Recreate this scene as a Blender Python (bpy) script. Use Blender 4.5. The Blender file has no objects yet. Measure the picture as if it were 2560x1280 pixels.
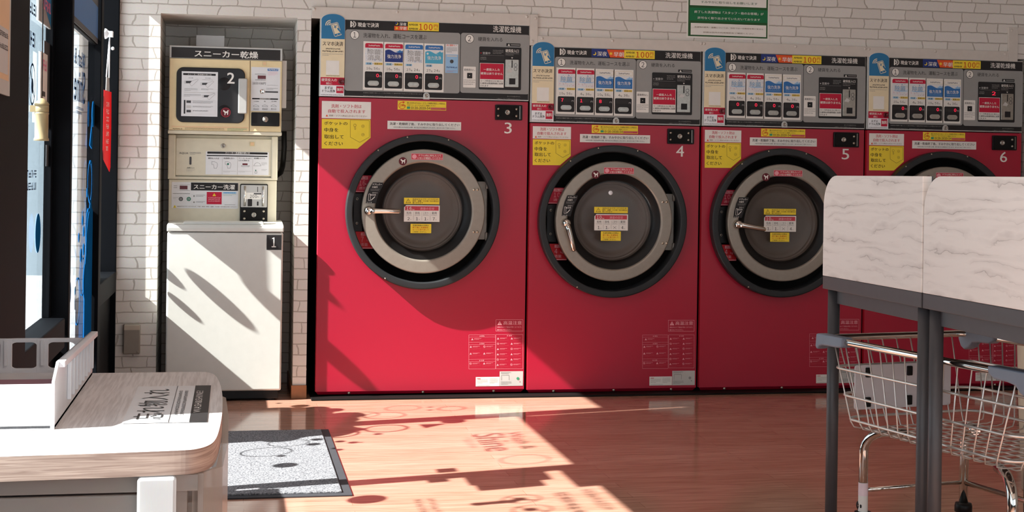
import bpy, bmesh, math, random
from mathutils import Vector, Matrix
random.seed(7)
SC = bpy.context.scene
COL = SC.collection
PI = math.pi

# ------------------------------------------------------------------ camera
F_PX = 3615.2                      # focal length for a 2560 px wide frame
CAM = Vector((-0.385, -6.801, 1.052))
YAW, ROLL = math.radians(10.887), math.radians(0.82)
PP_Y = 439.9                       # row of the optical axis (the photo is a crop, so the lens is shifted)
_a = Vector((math.sin(YAW), math.cos(YAW), 0))
_r = Vector((math.cos(YAW), -math.sin(YAW), 0))
_u = Vector((0, 0, 1))
_c, _s = math.cos(ROLL), math.sin(ROLL)
cam = bpy.data.cameras.new('camera')
cam.sensor_fit = 'HORIZONTAL'; cam.sensor_width = 36.0
cam.lens = F_PX / 2560 * 36.0
cam.shift_y = -(640 - PP_Y) / 2560
cam.clip_start = 0.05; cam.clip_end = 200
cam_ob = bpy.data.objects.new('camera', cam); COL.objects.link(cam_ob)
_R = _c * _r + _s * _u
_U = -_s * _r + _c * _u
M = Matrix((_R, _U, -_a)).transposed().to_4x4(); M.translation = CAM
cam_ob.matrix_world = M
SC.camera = cam_ob

# ------------------------------------------------------------------ sky, sun, lamps, exposure
W = bpy.data.worlds.new('sky'); SC.world = W; W.use_nodes = True
_bg = W.node_tree.nodes['Background']
_bg.inputs[0].default_value = (0.84, 0.92, 1.0, 1)
_bg.inputs[1].default_value = 1.75
SUN_AZ, SUN_TAN = 0.225, 0.862     # sun rays run along (1, SUN_AZ, -SUN_TAN)
sun = bpy.data.lights.new('sun', 'SUN'); sun.energy = 17.0; sun.angle = math.radians(0.55); sun.color = (1.0, 0.97, 0.925)
sun_ob = bpy.data.objects.new('sun', sun); COL.objects.link(sun_ob)
sun_ob.location = (-6, -3, 6)
sun_ob.rotation_euler = Vector((1, SUN_AZ, -SUN_TAN)).to_track_quat('-Z', 'Y').to_euler()
for lx, ly in ((0.9, -2.2), (0.9, -5.6)):
    la = bpy.data.lights.new('ceiling_lamp', 'AREA'); la.shape = 'RECTANGLE'; la.size = 1.2; la.size_y = 0.25
    la.energy = 4; la.color = (1.0, 0.93, 0.84)
    lo = bpy.data.objects.new('ceiling_lamp', la); COL.objects.link(lo); lo.location = (lx, ly, 2.56)
vs = SC.view_settings
SC.display_settings.display_device = 'sRGB'
vs.view_transform = 'Standard'; vs.look = 'None'; vs.gamma = 1.0; vs.use_curve_mapping = False
vs.exposure = 0.36

# ------------------------------------------------------------------ helpers
def ray(px, py):
    X, Y = px - 1280, py - PP_Y
    x, y = _c * X + _s * Y, -_s * X + _c * Y
    return _a + _r * (x / F_PX) - _u * (y / F_PX)
def at(px, py, axis, val):
    """the point of the plane x/y/z = val seen at a pixel of the photograph"""
    d = ray(px, py); t = (val - CAM[axis]) / d[axis]
    return CAM + d * t
def zoom(ox, oy, sc):
    return lambda x, y: (ox + x * sc, oy + y * sc)

def lin(c):
    c = c / 255.0
    return c / 12.92 if c <= 0.04045 else ((c + 0.055) / 1.055) ** 2.4
MATS = {}
def mat(name, rgb, rough=0.5, metal=0.0, var=0.04, scale=30.0, emit=0.0, bump=0.0, spec=0.5, coat=0.0, trans=0.0):
    if name in MATS: return MATS[name]
    m = bpy.data.materials.new(name); m.use_nodes = True
    nt = m.node_tree; b = nt.nodes['Principled BSDF']
    c = (lin(rgb[0]), lin(rgb[1]), lin(rgb[2]))
    b.inputs['Roughness'].default_value = rough; b.inputs['Metallic'].default_value = metal
    b.inputs['Specular IOR Level'].default_value = spec
    b.inputs['Coat Weight'].default_value = coat; b.inputs['Coat Roughness'].default_value = 0.08
    b.inputs['Transmission Weight'].default_value = trans
    tc = nt.nodes.new('ShaderNodeTexCoord'); n = nt.nodes.new('ShaderNodeTexNoise')
    n.inputs['Scale'].default_value = scale; n.inputs['Detail'].default_value = 3
    nt.links.new(tc.outputs['Object'], n.inputs['Vector'])
    r = nt.nodes.new('ShaderNodeValToRGB')
    r.color_ramp.elements[0].position = 0.3; r.color_ramp.elements[1].position = 0.7
    r.color_ramp.elements[0].color = tuple(x * (1 - var) for x in c) + (1,)
    r.color_ramp.elements[1].color = tuple(min(1, x * (1 + var)) for x in c) + (1,)
    nt.links.new(n.outputs['Fac'], r.inputs['Fac']); nt.links.new(r.outputs['Color'], b.inputs['Base Color'])
    if bump:
        bp = nt.nodes.new('ShaderNodeBump'); bp.inputs['Strength'].default_value = bump; bp.inputs['Distance'].default_value = 0.002
        nt.links.new(n.outputs['Fac'], bp.inputs['Height']); nt.links.new(bp.outputs['Normal'], b.inputs['Normal'])
    if emit:
        b.inputs['Emission Color'].default_value = c + (1,); b.inputs['Emission Strength'].default_value = emit
    MATS[name] = m
    return m
def nodes_of(name):
    m = bpy.data.materials.new(name); m.use_nodes = True; MATS[name] = m
    nt = m.node_tree
    return m, nt, nt.nodes['Principled BSDF'], nt.nodes.new, nt.links.new

class MB:
    """collects shapes and links them as one mesh object"""
    def __init__(s): s.v, s.f, s.m, s.sm = [], [], [], []
    def add(s, vs_, fs, m=0, smooth=False):
        k = len(s.v); s.v += [tuple(v) for v in vs_]
        for f in fs:
            s.f.append([i + k for i in f]); s.m.append(m); s.sm.append(smooth)
        return s
    def box(s, a, b, m=0):
        x0, y0, z0 = (min(a[i], b[i]) for i in range(3)); x1, y1, z1 = (max(a[i], b[i]) for i in range(3))
        return s.add([(x0,y0,z0),(x1,y0,z0),(x1,y1,z0),(x0,y1,z0),(x0,y0,z1),(x1,y0,z1),(x1,y1,z1),(x0,y1,z1)],
                     [(0,3,2,1),(4,5,6,7),(0,1,5,4),(1,2,6,5),(2,3,7,6),(3,0,4,7)], m)
    def tube(s, pts, r, n=10, m=0, cap=True, closed=False):
        pts = [Vector(p) for p in pts]; rs = r if isinstance(r, (list, tuple)) else [r] * len(pts)
        N = len(pts); vs_, fs = [], []
        nrm = None
        for i, p in enumerate(pts):
            if closed: t = (pts[(i+1) % N] - pts[i-1])
            else: t = pts[min(i+1, N-1)] - pts[max(i-1, 0)]
            t.normalize()
            if nrm is None:
                nrm = Vector((0,0,1)) if abs(t.z) < 0.9 else Vector((1,0,0))
            nrm = (nrm - t * nrm.dot(t)).normalized(); bn = t.cross(nrm)
            for k in range(n):
                a = 2*PI*k/n; vs_.append(p + (nrm*math.cos(a) + bn*math.sin(a))*rs[i])
        L = N if closed else N-1
        for i in range(L):
            j = (i+1) % N
            for k in range(n): fs.append((i*n+k, i*n+(k+1)%n, j*n+(k+1)%n, j*n+k))
        s.add(vs_, fs, m, True)
        if cap and not closed:
            k0 = len(s.v) - len(vs_)
            s.f.append([k0+k for k in reversed(range(n))]); s.m.append(m); s.sm.append(False)
            s.f.append([k0+(N-1)*n+k for k in range(n)]); s.m.append(m); s.sm.append(False)
        return s
    def cyl(s, p, q, r, n=24, m=0): return s.tube([p, q], r, n, m)
    def lathe(s, prof, c=(0,0,0), axis=1, n=72, m=0, closed=False, smooth=True):
        """profile (radius, offset along axis) turned about a line through c"""
        vs_, fs = [], []; o = [i for i in range(3) if i != axis]
        for r_, y in prof:
            for k in range(n):
                a = 2*PI*k/n; v = [0,0,0]; v[axis] = c[axis]+y; v[o[0]] = c[o[0]]+r_*math.cos(a); v[o[1]] = c[o[1]]+r_*math.sin(a)
                vs_.append(v)
        P = len(prof)
        for i in range(P if closed else P-1):
            j = (i+1) % P
            for k in range(n): fs.append((i*n+k, i*n+(k+1)%n, j*n+(k+1)%n, j*n+k))
        return s.add(vs_, fs, m, smooth)
    def prism(s, poly, lo, hi, axis=1, m=0):
        """flat outline (in the two other axes) given a thickness along axis"""
        o = [i for i in range(3) if i != axis]; n = len(poly); vs_ = []
        for h in (lo, hi):
            for p in poly:
                v = [0,0,0]; v[axis] = h; v[o[0]], v[o[1]] = p; vs_.append(v)
        fs = [tuple(range(n)), tuple(reversed(range(n, 2*n)))] + [(i, n+i, n+(i+1)%n, (i+1)%n) for i in range(n)]
        return s.add(vs_, fs, m)
    def build(s, name, mats, parent=None, loc=None, bevel=0, rot=None, seg=2):
        me = bpy.data.meshes.new(name); me.from_pydata(s.v, [], s.f)
        for mm in (mats if isinstance(mats, (list, tuple)) else [mats]): me.materials.append(mm)
        me.polygons.foreach_set('material_index', s.m); me.polygons.foreach_set('use_smooth', s.sm)
        bm = bmesh.new(); bm.from_mesh(me); bmesh.ops.recalc_face_normals(bm, faces=bm.faces); bm.to_mesh(me); bm.free()
        ob = bpy.data.objects.new(name, me); COL.objects.link(ob)
        if parent: ob.parent = parent
        if loc: ob.location = loc
        if rot: ob.rotation_euler = rot
        if bevel:
            b = ob.modifiers.new('bevel', 'BEVEL'); b.width = bevel; b.segments = seg; b.limit_method = 'ANGLE'; b.angle_limit = math.radians(40)
        return ob

def tag(o, label, cat, group=None):
    o['label'] = label; o['category'] = cat
    if group: o['group'] = group
    return o
def thing(name, label, cat, loc=(0,0,0), rotz=0, group=None):
    o = bpy.data.objects.new(name, None); COL.objects.link(o); o.empty_display_size = 0.1
    o.location = loc; o.rotation_euler = (0, 0, rotz)
    return tag(o, label, cat, group)
def struct(o): o['kind'] = 'structure'; return o

def rrect(x0, y0, x1, y1, r, n=6):
    r = min(r, abs(x1-x0)/2, abs(y1-y0)/2); out = []
    for cx, cy, a0 in ((x1-r, y1-r, 0), (x0+r, y1-r, PI/2), (x0+r, y0+r, PI), (x1-r, y0+r, 1.5*PI)):
        for k in range(n+1):
            a = a0 + PI/2*k/n; out.append((cx+r*math.cos(a), cy+r*math.sin(a)))
    return out

_TXT = {}
def glyphs(body, bold, sp):
    k = (body, bold, sp)
    if k in _TXT: return _TXT[k]
    cu = bpy.data.curves.new('lettering', 'FONT'); cu.body = body; cu.resolution_u = 3; cu.offset = bold
    cu.space_character = sp; cu.align_x = 'CENTER'; cu.fill_mode = 'FRONT'
    ob = bpy.data.objects.new('lettering', cu); COL.objects.link(ob)
    me = bpy.data.meshes.new_from_object(ob.evaluated_get(bpy.context.evaluated_depsgraph_get()))
    vs_ = [(v.co.x, v.co.y) for v in me.vertices]; fs = [tuple(p.vertices) for p in me.polygons]
    bpy.data.objects.remove(ob); bpy.data.curves.remove(cu); bpy.data.meshes.remove(me)
    xs = [v[0] for v in vs_] or [0, 1]; ys = [v[1] for v in vs_] or [0, 1]
    _TXT[k] = (vs_, fs, min(xs), max(xs), min(ys), max(ys))
    return _TXT[k]

STEP = 0.0005
class Decal:
    """flat printed matter: a local picture plane (u right, v up) facing -Y, layers stacked towards the viewer"""
    def __init__(s, mp=None): s.v, s.f, s.m, s.mats, s.lay = [], [], [], [], 0; s.mp = mp or (lambda x, y: (x, y))
    def mi(s, c):
        mm = INK[c] if isinstance(c, str) else c
        if mm not in s.mats: s.mats.append(mm)
        return s.mats.index(mm)
    def eps(s): s.cnt = getattr(s, 'cnt', 0) + 1; return (s.cnt % 24) * 1.6e-5
    def poly(s, pts, c, lay, raw=False):
        k = len(s.v); e = s.eps()
        for p in pts:
            u, v = p if raw else s.mp(*p); s.v.append((u, -lay*STEP-e, v))
        s.f.append(list(range(k, k+len(pts)))); s.m.append(s.mi(c)); return s
    def corners(s, x0, y0, x1, y1):
        a, b = s.mp(x0, y0), s.mp(x1, y1); return min(a[0], b[0]), min(a[1], b[1]), max(a[0], b[0]), max(a[1], b[1])
    def rect(s, x0, y0, x1, y1, c, lay=0, r=0.0, raw=False):
        q = (x0, y0, x1, y1) if raw else s.corners(x0, y0, x1, y1)
        pts = rrect(*q, r) if r else [(q[0],q[1]),(q[2],q[1]),(q[2],q[3]),(q[0],q[3])]
        return s.poly(pts, c, lay, True)
    def disc(s, x, y, r, c, lay=0, n=32, raw=False, a0=0, a1=2*PI):
        cx, cy = (x, y) if raw else s.mp(x, y)
        return s.poly([(cx+r*math.cos(a0+(a1-a0)*k/n), cy+r*math.sin(a0+(a1-a0)*k/n)) for k in range(n if a1-a0 > 6.2 else n+1)], c, lay, True)
    def ring(s, x, y, ro, ri, c, lay=0, n=40, raw=False, a0=0, a1=2*PI):
        cx, cy = (x, y) if raw else s.mp(x, y); full = a1-a0 > 6.2
        for k in range(n):
            a, b = a0+(a1-a0)*k/n, a0+(a1-a0)*(k+1)/n
            s.poly([(cx+ri*math.cos(a), cy+ri*math.sin(a)), (cx+ro*math.cos(a), cy+ro*math.sin(a)),
                    (cx+ro*math.cos(b), cy+ro*math.sin(b)), (cx+ri*math.cos(b), cy+ri*math.sin(b))], c, lay, True)
        return s
    def line(s, p, q, w, c, lay=0, raw=False):
        if not raw: p, q = s.mp(*p), s.mp(*q)
        d = Vector((q[0]-p[0], q[1]-p[1])); n = Vector((-d.y, d.x)).normalized()*w/2
        return s.poly([(p[0]-n.x,p[1]-n.y),(q[0]-n.x,q[1]-n.y),(q[0]+n.x,q[1]+n.y),(p[0]+n.x,p[1]+n.y)], c, lay, True)
    def path(s, pts, w, c, lay=0, close=False, raw=False):
        for i in range(len(pts) - (0 if close else 1)): s.line(pts[i], pts[(i+1) % len(pts)], w, c, lay, raw)
        return s
    def text(s, body, x0, y0, x1, y1, c, lay=1, bold=0.012, sp=1.0, raw=False, tilt=0.0):
        """lettering stretched to fill the box"""
        q = (x0, y0, x1, y1) if raw else s.corners(x0, y0, x1, y1)
        if body.isdigit() and not (len(body) == 1 and bold >= .012 and body in '23456' and abs(q[3]-q[1]) > .03):
            body = ''.join(chr(ord(ch)+0xFEE0) for ch in body); sp = .60
        vs_, fs, a, b, lo, hi = glyphs(body, 0.0, sp); mi = s.mi(c)
        em = (q[3]-q[1]); d = min(bold*.75*em, .0028)
        for j, (dx, dy) in enumerate(((0,0),) if bold < .008 else ((-d,0),(d,0)) if bold < .025 else ((-d,d*.4),(d,d*.4),(0,-d*.6))):
            k = len(s.v); e = s.eps()
            for x, y in vs_:
                s.v.append((q[0]+d+(x-a)/(b-a or 1)*(q[2]-q[0]-2*d)+dx, -lay*STEP-e, q[1]+(y-lo)/(hi-lo or 1)*(q[3]-q[1])+dy))
            for f in fs: s.f.append([i+k for i in f]); s.m.append(mi)
        return s
    def bars(s, x0, y0, x1, y1, rows, c, lay=1, fill=0.5, last=0.6, seed=1, raw=False):
        """print too small to read: broken strokes in rows"""
        q = (x0, y0, x1, y1) if raw else s.corners(x0, y0, x1, y1); R = random.Random(seed); h = (q[3]-q[1])/rows
        for i in range(rows):
            y1_ = q[3]-i*h; y0_ = y1_-h*fill; x = q[0]; xe = q[0]+(q[2]-q[0])*(last if i == rows-1 and rows > 1 else 1); hh = h*fill
            while x < xe-1e-4:
                w = min(hh*R.uniform(.8, 1.0), xe-x); t_ = hh*.2
                for st in R.sample(range(6), 3):
                    if st < 3: z_ = y0_+(hh-t_)*st/2; s.rect(x, z_, x+w, z_+t_, c, lay, raw=True)
                    else: x_ = x+(w-t_)*(st-3)/2; s.rect(x_, y0_, x_+t_, y1_, c, lay, raw=True)
                x += w+hh*.22
        return s
    def warn(s, cx, cy, r, c, ink, lay=1, raw=False):
        if not raw: cx, cy = s.mp(cx, cy)
        s.poly([(cx, cy+r), (cx-r*0.95, cy-r*0.65), (cx+r*0.95, cy-r*0.65)], c, lay, True)
        if ink: s.rect(cx-r*.08, cy-r*.2, cx+r*.08, cy+r*.5, ink, lay+1, raw=True); s.rect(cx-r*.08, cy-r*.48, cx+r*.08, cy-r*.32, ink, lay+1, raw=True)
        return s
    def build(s, name, parent=None, y=0.0, loc=None, rot=None):
        me = bpy.data.meshes.new(name); me.from_pydata([(a, b+y, c) for a, b, c in s.v], [], s.f)
        for mm in s.mats: me.materials.append(mm)
        me.polygons.foreach_set('material_index', s.m)
        # faces look towards -Y
        bm = bmesh.new(); bm.from_mesh(me); bm.normal_update()
        bmesh.ops.reverse_faces(bm, faces=[f for f in bm.faces if f.normal.y > 0]); bm.to_mesh(me); bm.free()
        ob = bpy.data.objects.new(name, me); COL.objects.link(ob)
        if parent: ob.parent = parent
        if loc: ob.location = loc
        if rot: ob.rotation_euler = rot
        return ob
# ------------------------------------------------------------------ materials
INK = {n: mat('print_'+n, c, 0.5, var=0.02, spec=0.3) for n, c in dict(
    white=(232,228,222), black=(34,32,33), crimson=(190,24,58), navy=(38,56,122), blue=(52,112,176), teal=(78,168,200),
    yellow=(240,212,60), cream=(232,216,182), tabblue=(44,116,162), orange=(226,88,40), redorange=(204,60,20), grey=(150,148,146),
    lgrey=(200,198,196), dgrey=(70,70,72), chipblue=(150,195,225), chipyellow=(240,205,90), skyblue=(150,190,225), pink=(226,130,165),
    green=(20,110,66), dgreen=(38,84,40), maroon=(96,22,34), brown=(110,84,50), panelgrey=(150,149,147), pinkwhite=(232,160,170),
    silver=(196,194,190), beige=(214,196,150), mint=(60,150,110), tealgreen=(22,110,86), red=(200,24,36), peach=(226,190,150),
    carddark=(44,42,42), palegrey=(222,222,224), salmon=(196,66,80)).items()}
INK['led'] = mat('lit_led_digit', (255,30,70), 0.5, emit=0.9, var=0)
INK['led_off'] = mat('unlit_led_window', (92,10,22), 0.25, var=0.02)
m_button = mat('brushed_button_metal', (168,166,160), .34, .55, var=.06)
m_bodyside = mat('matt_black_side', (14,12,12), 1.0, var=.05, spec=0.0)
m_red = mat('red_enamel', (168,8,46), 0.38, var=0.03, scale=400, bump=0.03)
m_redside = mat('red_enamel_edge', (200,40,60), 0.35, var=0.02)
m_dark = mat('charcoal_plastic', (40,42,44), 0.45, var=0.05, spec=0.3)
m_black = mat('black_plastic', (17,16,16), 0.4, var=0.05, spec=0.25)
m_cavity = mat('black_recess', (13,11,10), 0.6, var=0.05, spec=0.2)
m_steel = mat('satin_door_steel', (150,141,130), 0.42, 0.45, var=0.04, scale=60)
m_chrome = mat('chrome', (214,210,204), 0.10, 1.0, var=0.03)
m_wire = mat('chromed_wire', (214,210,205), 0.28, 0.7, var=0.03)
m_silver = mat('silver_frame', (188,186,182), 0.35, 0.4, var=0.03)
m_metal = mat('coin_plate_metal', (165,160,152), 0.32, 0.8, var=0.10, scale=90)
m_whitebody = mat('white_washer_enamel', (214,214,208), 0.36, var=0.02)
m_cream = mat('cream_steel', (214,206,184), 0.42, var=0.03)
m_yellowed = mat('yellowed_plastic', (228,206,160), 0.42, var=0.03)
m_frame = mat('black_window_frame', (9,11,15), 0.6, var=0.08, spec=0.06)
m_trimwhite = mat('white_trim_board', (206,198,190), 0.55, var=0.03)
m_rubber = mat('dark_rubber', (50,50,55), 0.75, var=0.08)
m_tableframe = mat('dark_grey_table_steel', (70,69,72), 0.45, var=0.04)
m_grip = mat('blue_grey_plastic_grip', (112,122,138), 0.38, var=0.03)
m_board = mat('white_sign_plastic', (206,202,204), 0.45, var=0.02)
m_tray = mat('milky_tray_plastic', (226,226,230), 0.35, var=0.02, trans=0.0)
m_outlet = mat('taupe_outlet_cover', (142,134,124), 0.5, var=0.03)
m_ceiling = mat('white_ceiling', (220,214,206), 0.8, var=0.02)
m_plaster = mat('pale_plaster', (190,182,172), 0.8, var=0.04)
m_outpave = mat('outdoor_paving', (196,198,200), 0.85, var=0.08, scale=8)
m_outwall = mat('outdoor_pale_wall', (168,182,192), 0.8, var=0.04, scale=3)
m_skirt = mat('brown_skirting_wood', (150,98,62), 0.5, var=0.12, scale=20)
m_brass = mat('bolt_metal', (186,176,160), 0.3, 0.9, var=0.05)
m_tan = mat('tan_plastic', (158,142,106), 0.45, var=0.03)
m_whiteplastic = mat('white_plastic', (238,240,244), 0.4, var=0.02)

def m_brick():
    m, nt, b, N, L = nodes_of('white_brick_wallpaper')
    g = N('ShaderNodeNewGeometry'); sx = N('ShaderNodeSeparateXYZ'); L(g.outputs['Position'], sx.inputs[0])
    ad = N('ShaderNodeMath'); ad.operation = 'ADD'; L(sx.outputs['X'], ad.inputs[0]); L(sx.outputs['Y'], ad.inputs[1])
    cb = N('ShaderNodeCombineXYZ'); L(ad.outputs[0], cb.inputs['X']); L(sx.outputs['Z'], cb.inputs['Y'])
    n1 = N('ShaderNodeTexNoise'); n1.inputs['Scale'].default_value = 26; n1.inputs['Detail'].default_value = 3; L(cb.outputs[0], n1.inputs['Vector'])
    n0 = N('ShaderNodeTexNoise'); n0.inputs['Scale'].default_value = 5; L(cb.outputs[0], n0.inputs['Vector'])
    v1 = N('ShaderNodeVectorMath'); v1.operation = 'SUBTRACT'; L(n1.outputs['Color'], v1.inputs[0]); v1.inputs[1].default_value = (.5,.5,.5)
    v2 = N('ShaderNodeVectorMath'); v2.operation = 'MULTIPLY'; L(v1.outputs[0], v2.inputs[0]); v2.inputs[1].default_value = (.012,.007,0)
    v4 = N('ShaderNodeVectorMath'); v4.operation = 'SUBTRACT'; L(n0.outputs['Color'], v4.inputs[0]); v4.inputs[1].default_value = (.5,.5,.5)
    v5 = N('ShaderNodeVectorMath'); v5.operation = 'MULTIPLY'; L(v4.outputs[0], v5.inputs[0]); v5.inputs[1].default_value = (.10,.006,0)
    v3 = N('ShaderNodeVectorMath'); v3.operation = 'ADD'; L(cb.outputs[0], v3.inputs[0]); L(v2.outputs[0], v3.inputs[1])
    v6 = N('ShaderNodeVectorMath'); v6.operation = 'ADD'; L(v3.outputs[0], v6.inputs[0]); L(v5.outputs[0], v6.inputs[1])
    br = N('ShaderNodeTexBrick'); L(v6.outputs[0], br.inputs['Vector'])
    br.offset = 0.5; br.squash = 0.72; br.squash_frequency = 3
    br.inputs['Scale'].default_value = 1.0; br.inputs['Brick Width'].default_value = 0.148; br.inputs['Row Height'].default_value = 0.0505
    br.inputs['Mortar Size'].default_value = 0.0034; br.inputs['Mortar Smooth'].default_value = 0.35; br.inputs['Bias'].default_value = 0
    br.inputs['Color1'].default_value = (lin(228), lin(223), lin(217), 1); br.inputs['Color2'].default_value = (lin(221), lin(215), lin(208), 1)
    br.inputs['Mortar'].default_value = (lin(180), lin(172), lin(163), 1)
    n2 = N('ShaderNodeTexNoise'); n2.inputs['Scale'].default_value = 120; n2.inputs['Detail'].default_value = 4; L(cb.outputs[0], n2.inputs['Vector'])
    mx = N('ShaderNodeMix'); mx.data_type = 'RGBA'; mx.blend_type = 'MULTIPLY'; mx.inputs['Factor'].default_value = 0.12
    L(br.outputs['Color'], mx.inputs['A']); L(n2.outputs['Color'], mx.inputs['B']); L(mx.outputs['Result'], b.inputs['Base Color'])
    bp = N('ShaderNodeBump'); bp.inputs['Strength'].default_value = 0.25; bp.inputs['Distance'].default_value = 0.003; bp.invert = True
    L(br.outputs['Fac'], bp.inputs['Height']); L(bp.outputs['Normal'], b.inputs['Normal'])
    b.inputs['Roughness'].default_value = 0.75
    return m
m_brickwall = m_brick()

def m_floorwood():
    m, nt, b, N, L = nodes_of('glossy_wood_floor')
    tc = N('ShaderNodeTexCoord')
    br = N('ShaderNodeTexBrick'); L(tc.outputs['Object'], br.inputs['Vector']); br.offset = 0.37; br.offset_frequency = 2
    br.inputs['Scale'].default_value = 1; br.inputs['Brick Width'].default_value = 0.92; br.inputs['Row Height'].default_value = 0.076
    br.inputs['Mortar Size'].default_value = 0.0007; br.inputs['Mortar Smooth'].default_value = 0.2
    br.inputs['Color1'].default_value = (lin(202), lin(154), lin(134), 1); br.inputs['Color2'].default_value = (lin(192), lin(144), lin(123), 1)
    br.inputs['Mortar'].default_value = (lin(160), lin(114), lin(92), 1)
    mp = N('ShaderNodeMapping'); mp.inputs['Scale'].default_value = (2.2, 46, 1); L(tc.outputs['Object'], mp.inputs['Vector'])
    n = N('ShaderNodeTexNoise'); n.inputs['Scale'].default_value = 2.2; n.inputs['Detail'].default_value = 6; n.inputs['Distortion'].default_value = 0.8; L(mp.outputs[0], n.inputs['Vector'])
    r = N('ShaderNodeValToRGB'); r.color_ramp.elements[0].position = .36; r.color_ramp.elements[0].color = (.68,.62,.58,1)
    r.color_ramp.elements[1].position = .62; r.color_ramp.elements[1].color = (1,1,1,1); L(n.outputs['Fac'], r.inputs['Fac'])
    mx = N('ShaderNodeMix'); mx.data_type = 'RGBA'; mx.blend_type = 'MULTIPLY'; mx.inputs['Factor'].default_value = 0.85
    L(br.outputs['Color'], mx.inputs['A']); L(r.outputs['Color'], mx.inputs['B']); L(mx.outputs['Result'], b.inputs['Base Color'])
    b.inputs['Roughness'].default_value = 0.10; b.inputs['Specular IOR Level'].default_value = 0.85
    bp = N('ShaderNodeBump'); bp.inputs['Strength'].default_value = 0.05; bp.inputs['Distance'].default_value = 0.001
    L(n.outputs['Fac'], bp.inputs['Height']); L(bp.outputs['Normal'], b.inputs['Normal'])
    return m
m_floor = m_floorwood()

def m_grain(name, ca, cb_, sc, rough, lo=.4, hi=.6, scale=3.0, dist=1.0):
    m, nt, b, N, L = nodes_of(name)
    tc = N('ShaderNodeTexCoord'); mp = N('ShaderNodeMapping'); mp.inputs['Scale'].default_value = sc; L(tc.outputs['Object'], mp.inputs['Vector'])
    n = N('ShaderNodeTexNoise'); n.inputs['Scale'].default_value = scale; n.inputs['Detail'].default_value = 4; n.inputs['Distortion'].default_value = dist; L(mp.outputs[0], n.inputs['Vector'])
    r = N('ShaderNodeValToRGB'); r.color_ramp.elements[0].position = lo; r.color_ramp.elements[1].position = hi
    r.color_ramp.elements[0].color = tuple(lin(x) for x in ca)+(1,); r.color_ramp.elements[1].color = tuple(lin(x) for x in cb_)+(1,)
    L(n.outputs['Fac'], r.inputs['Fac']); L(r.outputs['Color'], b.inputs['Base Color']); b.inputs['Roughness'].default_value = rough
    return m
m_counterwood = m_grain('pale_oak_laminate', (196,189,187), (220,215,214), (150, 6, 60), 0.42, .38, .6, scale=1.4, dist=.0)
m_counteredge = m_grain('pale_oak_edge_band', (146,126,116), (186,168,156), (4, 4, 130), 0.5, .38, .62, 2.0)
def m_veined():
    m, nt, b, N, L = nodes_of('white_veined_laminate')
    tc = N('ShaderNodeTexCoord')
    def noise(sc, scale, det):
        mp = N('ShaderNodeMapping'); mp.inputs['Scale'].default_value = sc; L(tc.outputs['Object'], mp.inputs['Vector'])
        n = N('ShaderNodeTexNoise'); n.inputs['Scale'].default_value = scale; n.inputs['Detail'].default_value = det; L(mp.outputs[0], n.inputs['Vector']); return n.outputs['Fac']
    def math_(op, a, c):
        q = N('ShaderNodeMath'); q.operation = op
        for k, v in enumerate((a, c)):
            if isinstance(v, (int, float)): q.inputs[k].default_value = v
            else: L(v, q.inputs[k])
        return q.outputs[0]
    sx = N('ShaderNodeSeparateXYZ'); L(tc.outputs['Object'], sx.inputs[0])
    wob = math_('MULTIPLY', noise((1, 5, 14), 1.0, 4), 3.4)
    v = math_('ADD', math_('ADD', math_('MULTIPLY', sx.outputs['Z'], 34), math_('MULTIPLY', sx.outputs['Y'], 1.0)), wob)
    fr = math_('FRACT', v, 0)
    r = N('ShaderNodeValToRGB'); e = r.color_ramp.elements; e[0].position = 0.0; e[0].color = (1,1,1,1); e[1].position = .09; e[1].color = (.35,.35,.35,1)
    x = e.new(.45); x.color = (.0,.0,.0,1); y = e.new(1.0); y.color = (.25,.25,.25,1); L(fr, r.inputs['Fac'])
    fade = N('ShaderNodeMapRange'); fade.inputs['From Min'].default_value = .40; fade.inputs['From Max'].default_value = .66; L(noise((1, 4, 40), 1.0, 2), fade.inputs['Value'])
    amt = math_('MULTIPLY', r.outputs['Color'], fade.outputs['Result'])
    mx = N('ShaderNodeMix'); mx.data_type = 'RGBA'; L(amt, mx.inputs['Factor']); mx.inputs['A'].default_value = (lin(236), lin(231), lin(226), 1); mx.inputs['B'].default_value = (lin(170), lin(162), lin(156), 1)
    L(mx.outputs['Result'], b.inputs['Base Color']); b.inputs['Roughness'].default_value = 0.45
    return m
m_vein = m_veined()
def m_matcarpet():
    m, nt, b, N, L = nodes_of('grey_loop_carpet')
    tc = N('ShaderNodeTexCoord'); n = N('ShaderNodeTexNoise'); n.inputs['Scale'].default_value = 150; n.inputs['Detail'].default_value = 3; L(tc.outputs['Object'], n.inputs['Vector'])
    r = N('ShaderNodeValToRGB'); r.color_ramp.elements[0].position = .34; r.color_ramp.elements[0].color = (.075,.075,.085,1); r.color_ramp.elements[1].position = .6; r.color_ramp.elements[1].color = (.27,.27,.285,1)
    L(n.outputs['Fac'], r.inputs['Fac']); L(r.outputs['Color'], b.inputs['Base Color']); b.inputs['Roughness'].default_value = 0.95; b.inputs['Specular IOR Level'].default_value = 0.1
    bp = N('ShaderNodeBump'); bp.inputs['Strength'].default_value = 0.6; bp.inputs['Distance'].default_value = 0.004; L(n.outputs['Fac'], bp.inputs['Height']); L(bp.outputs['Normal'], b.inputs['Normal'])
    return m
m_carpet = m_matcarpet()
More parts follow.
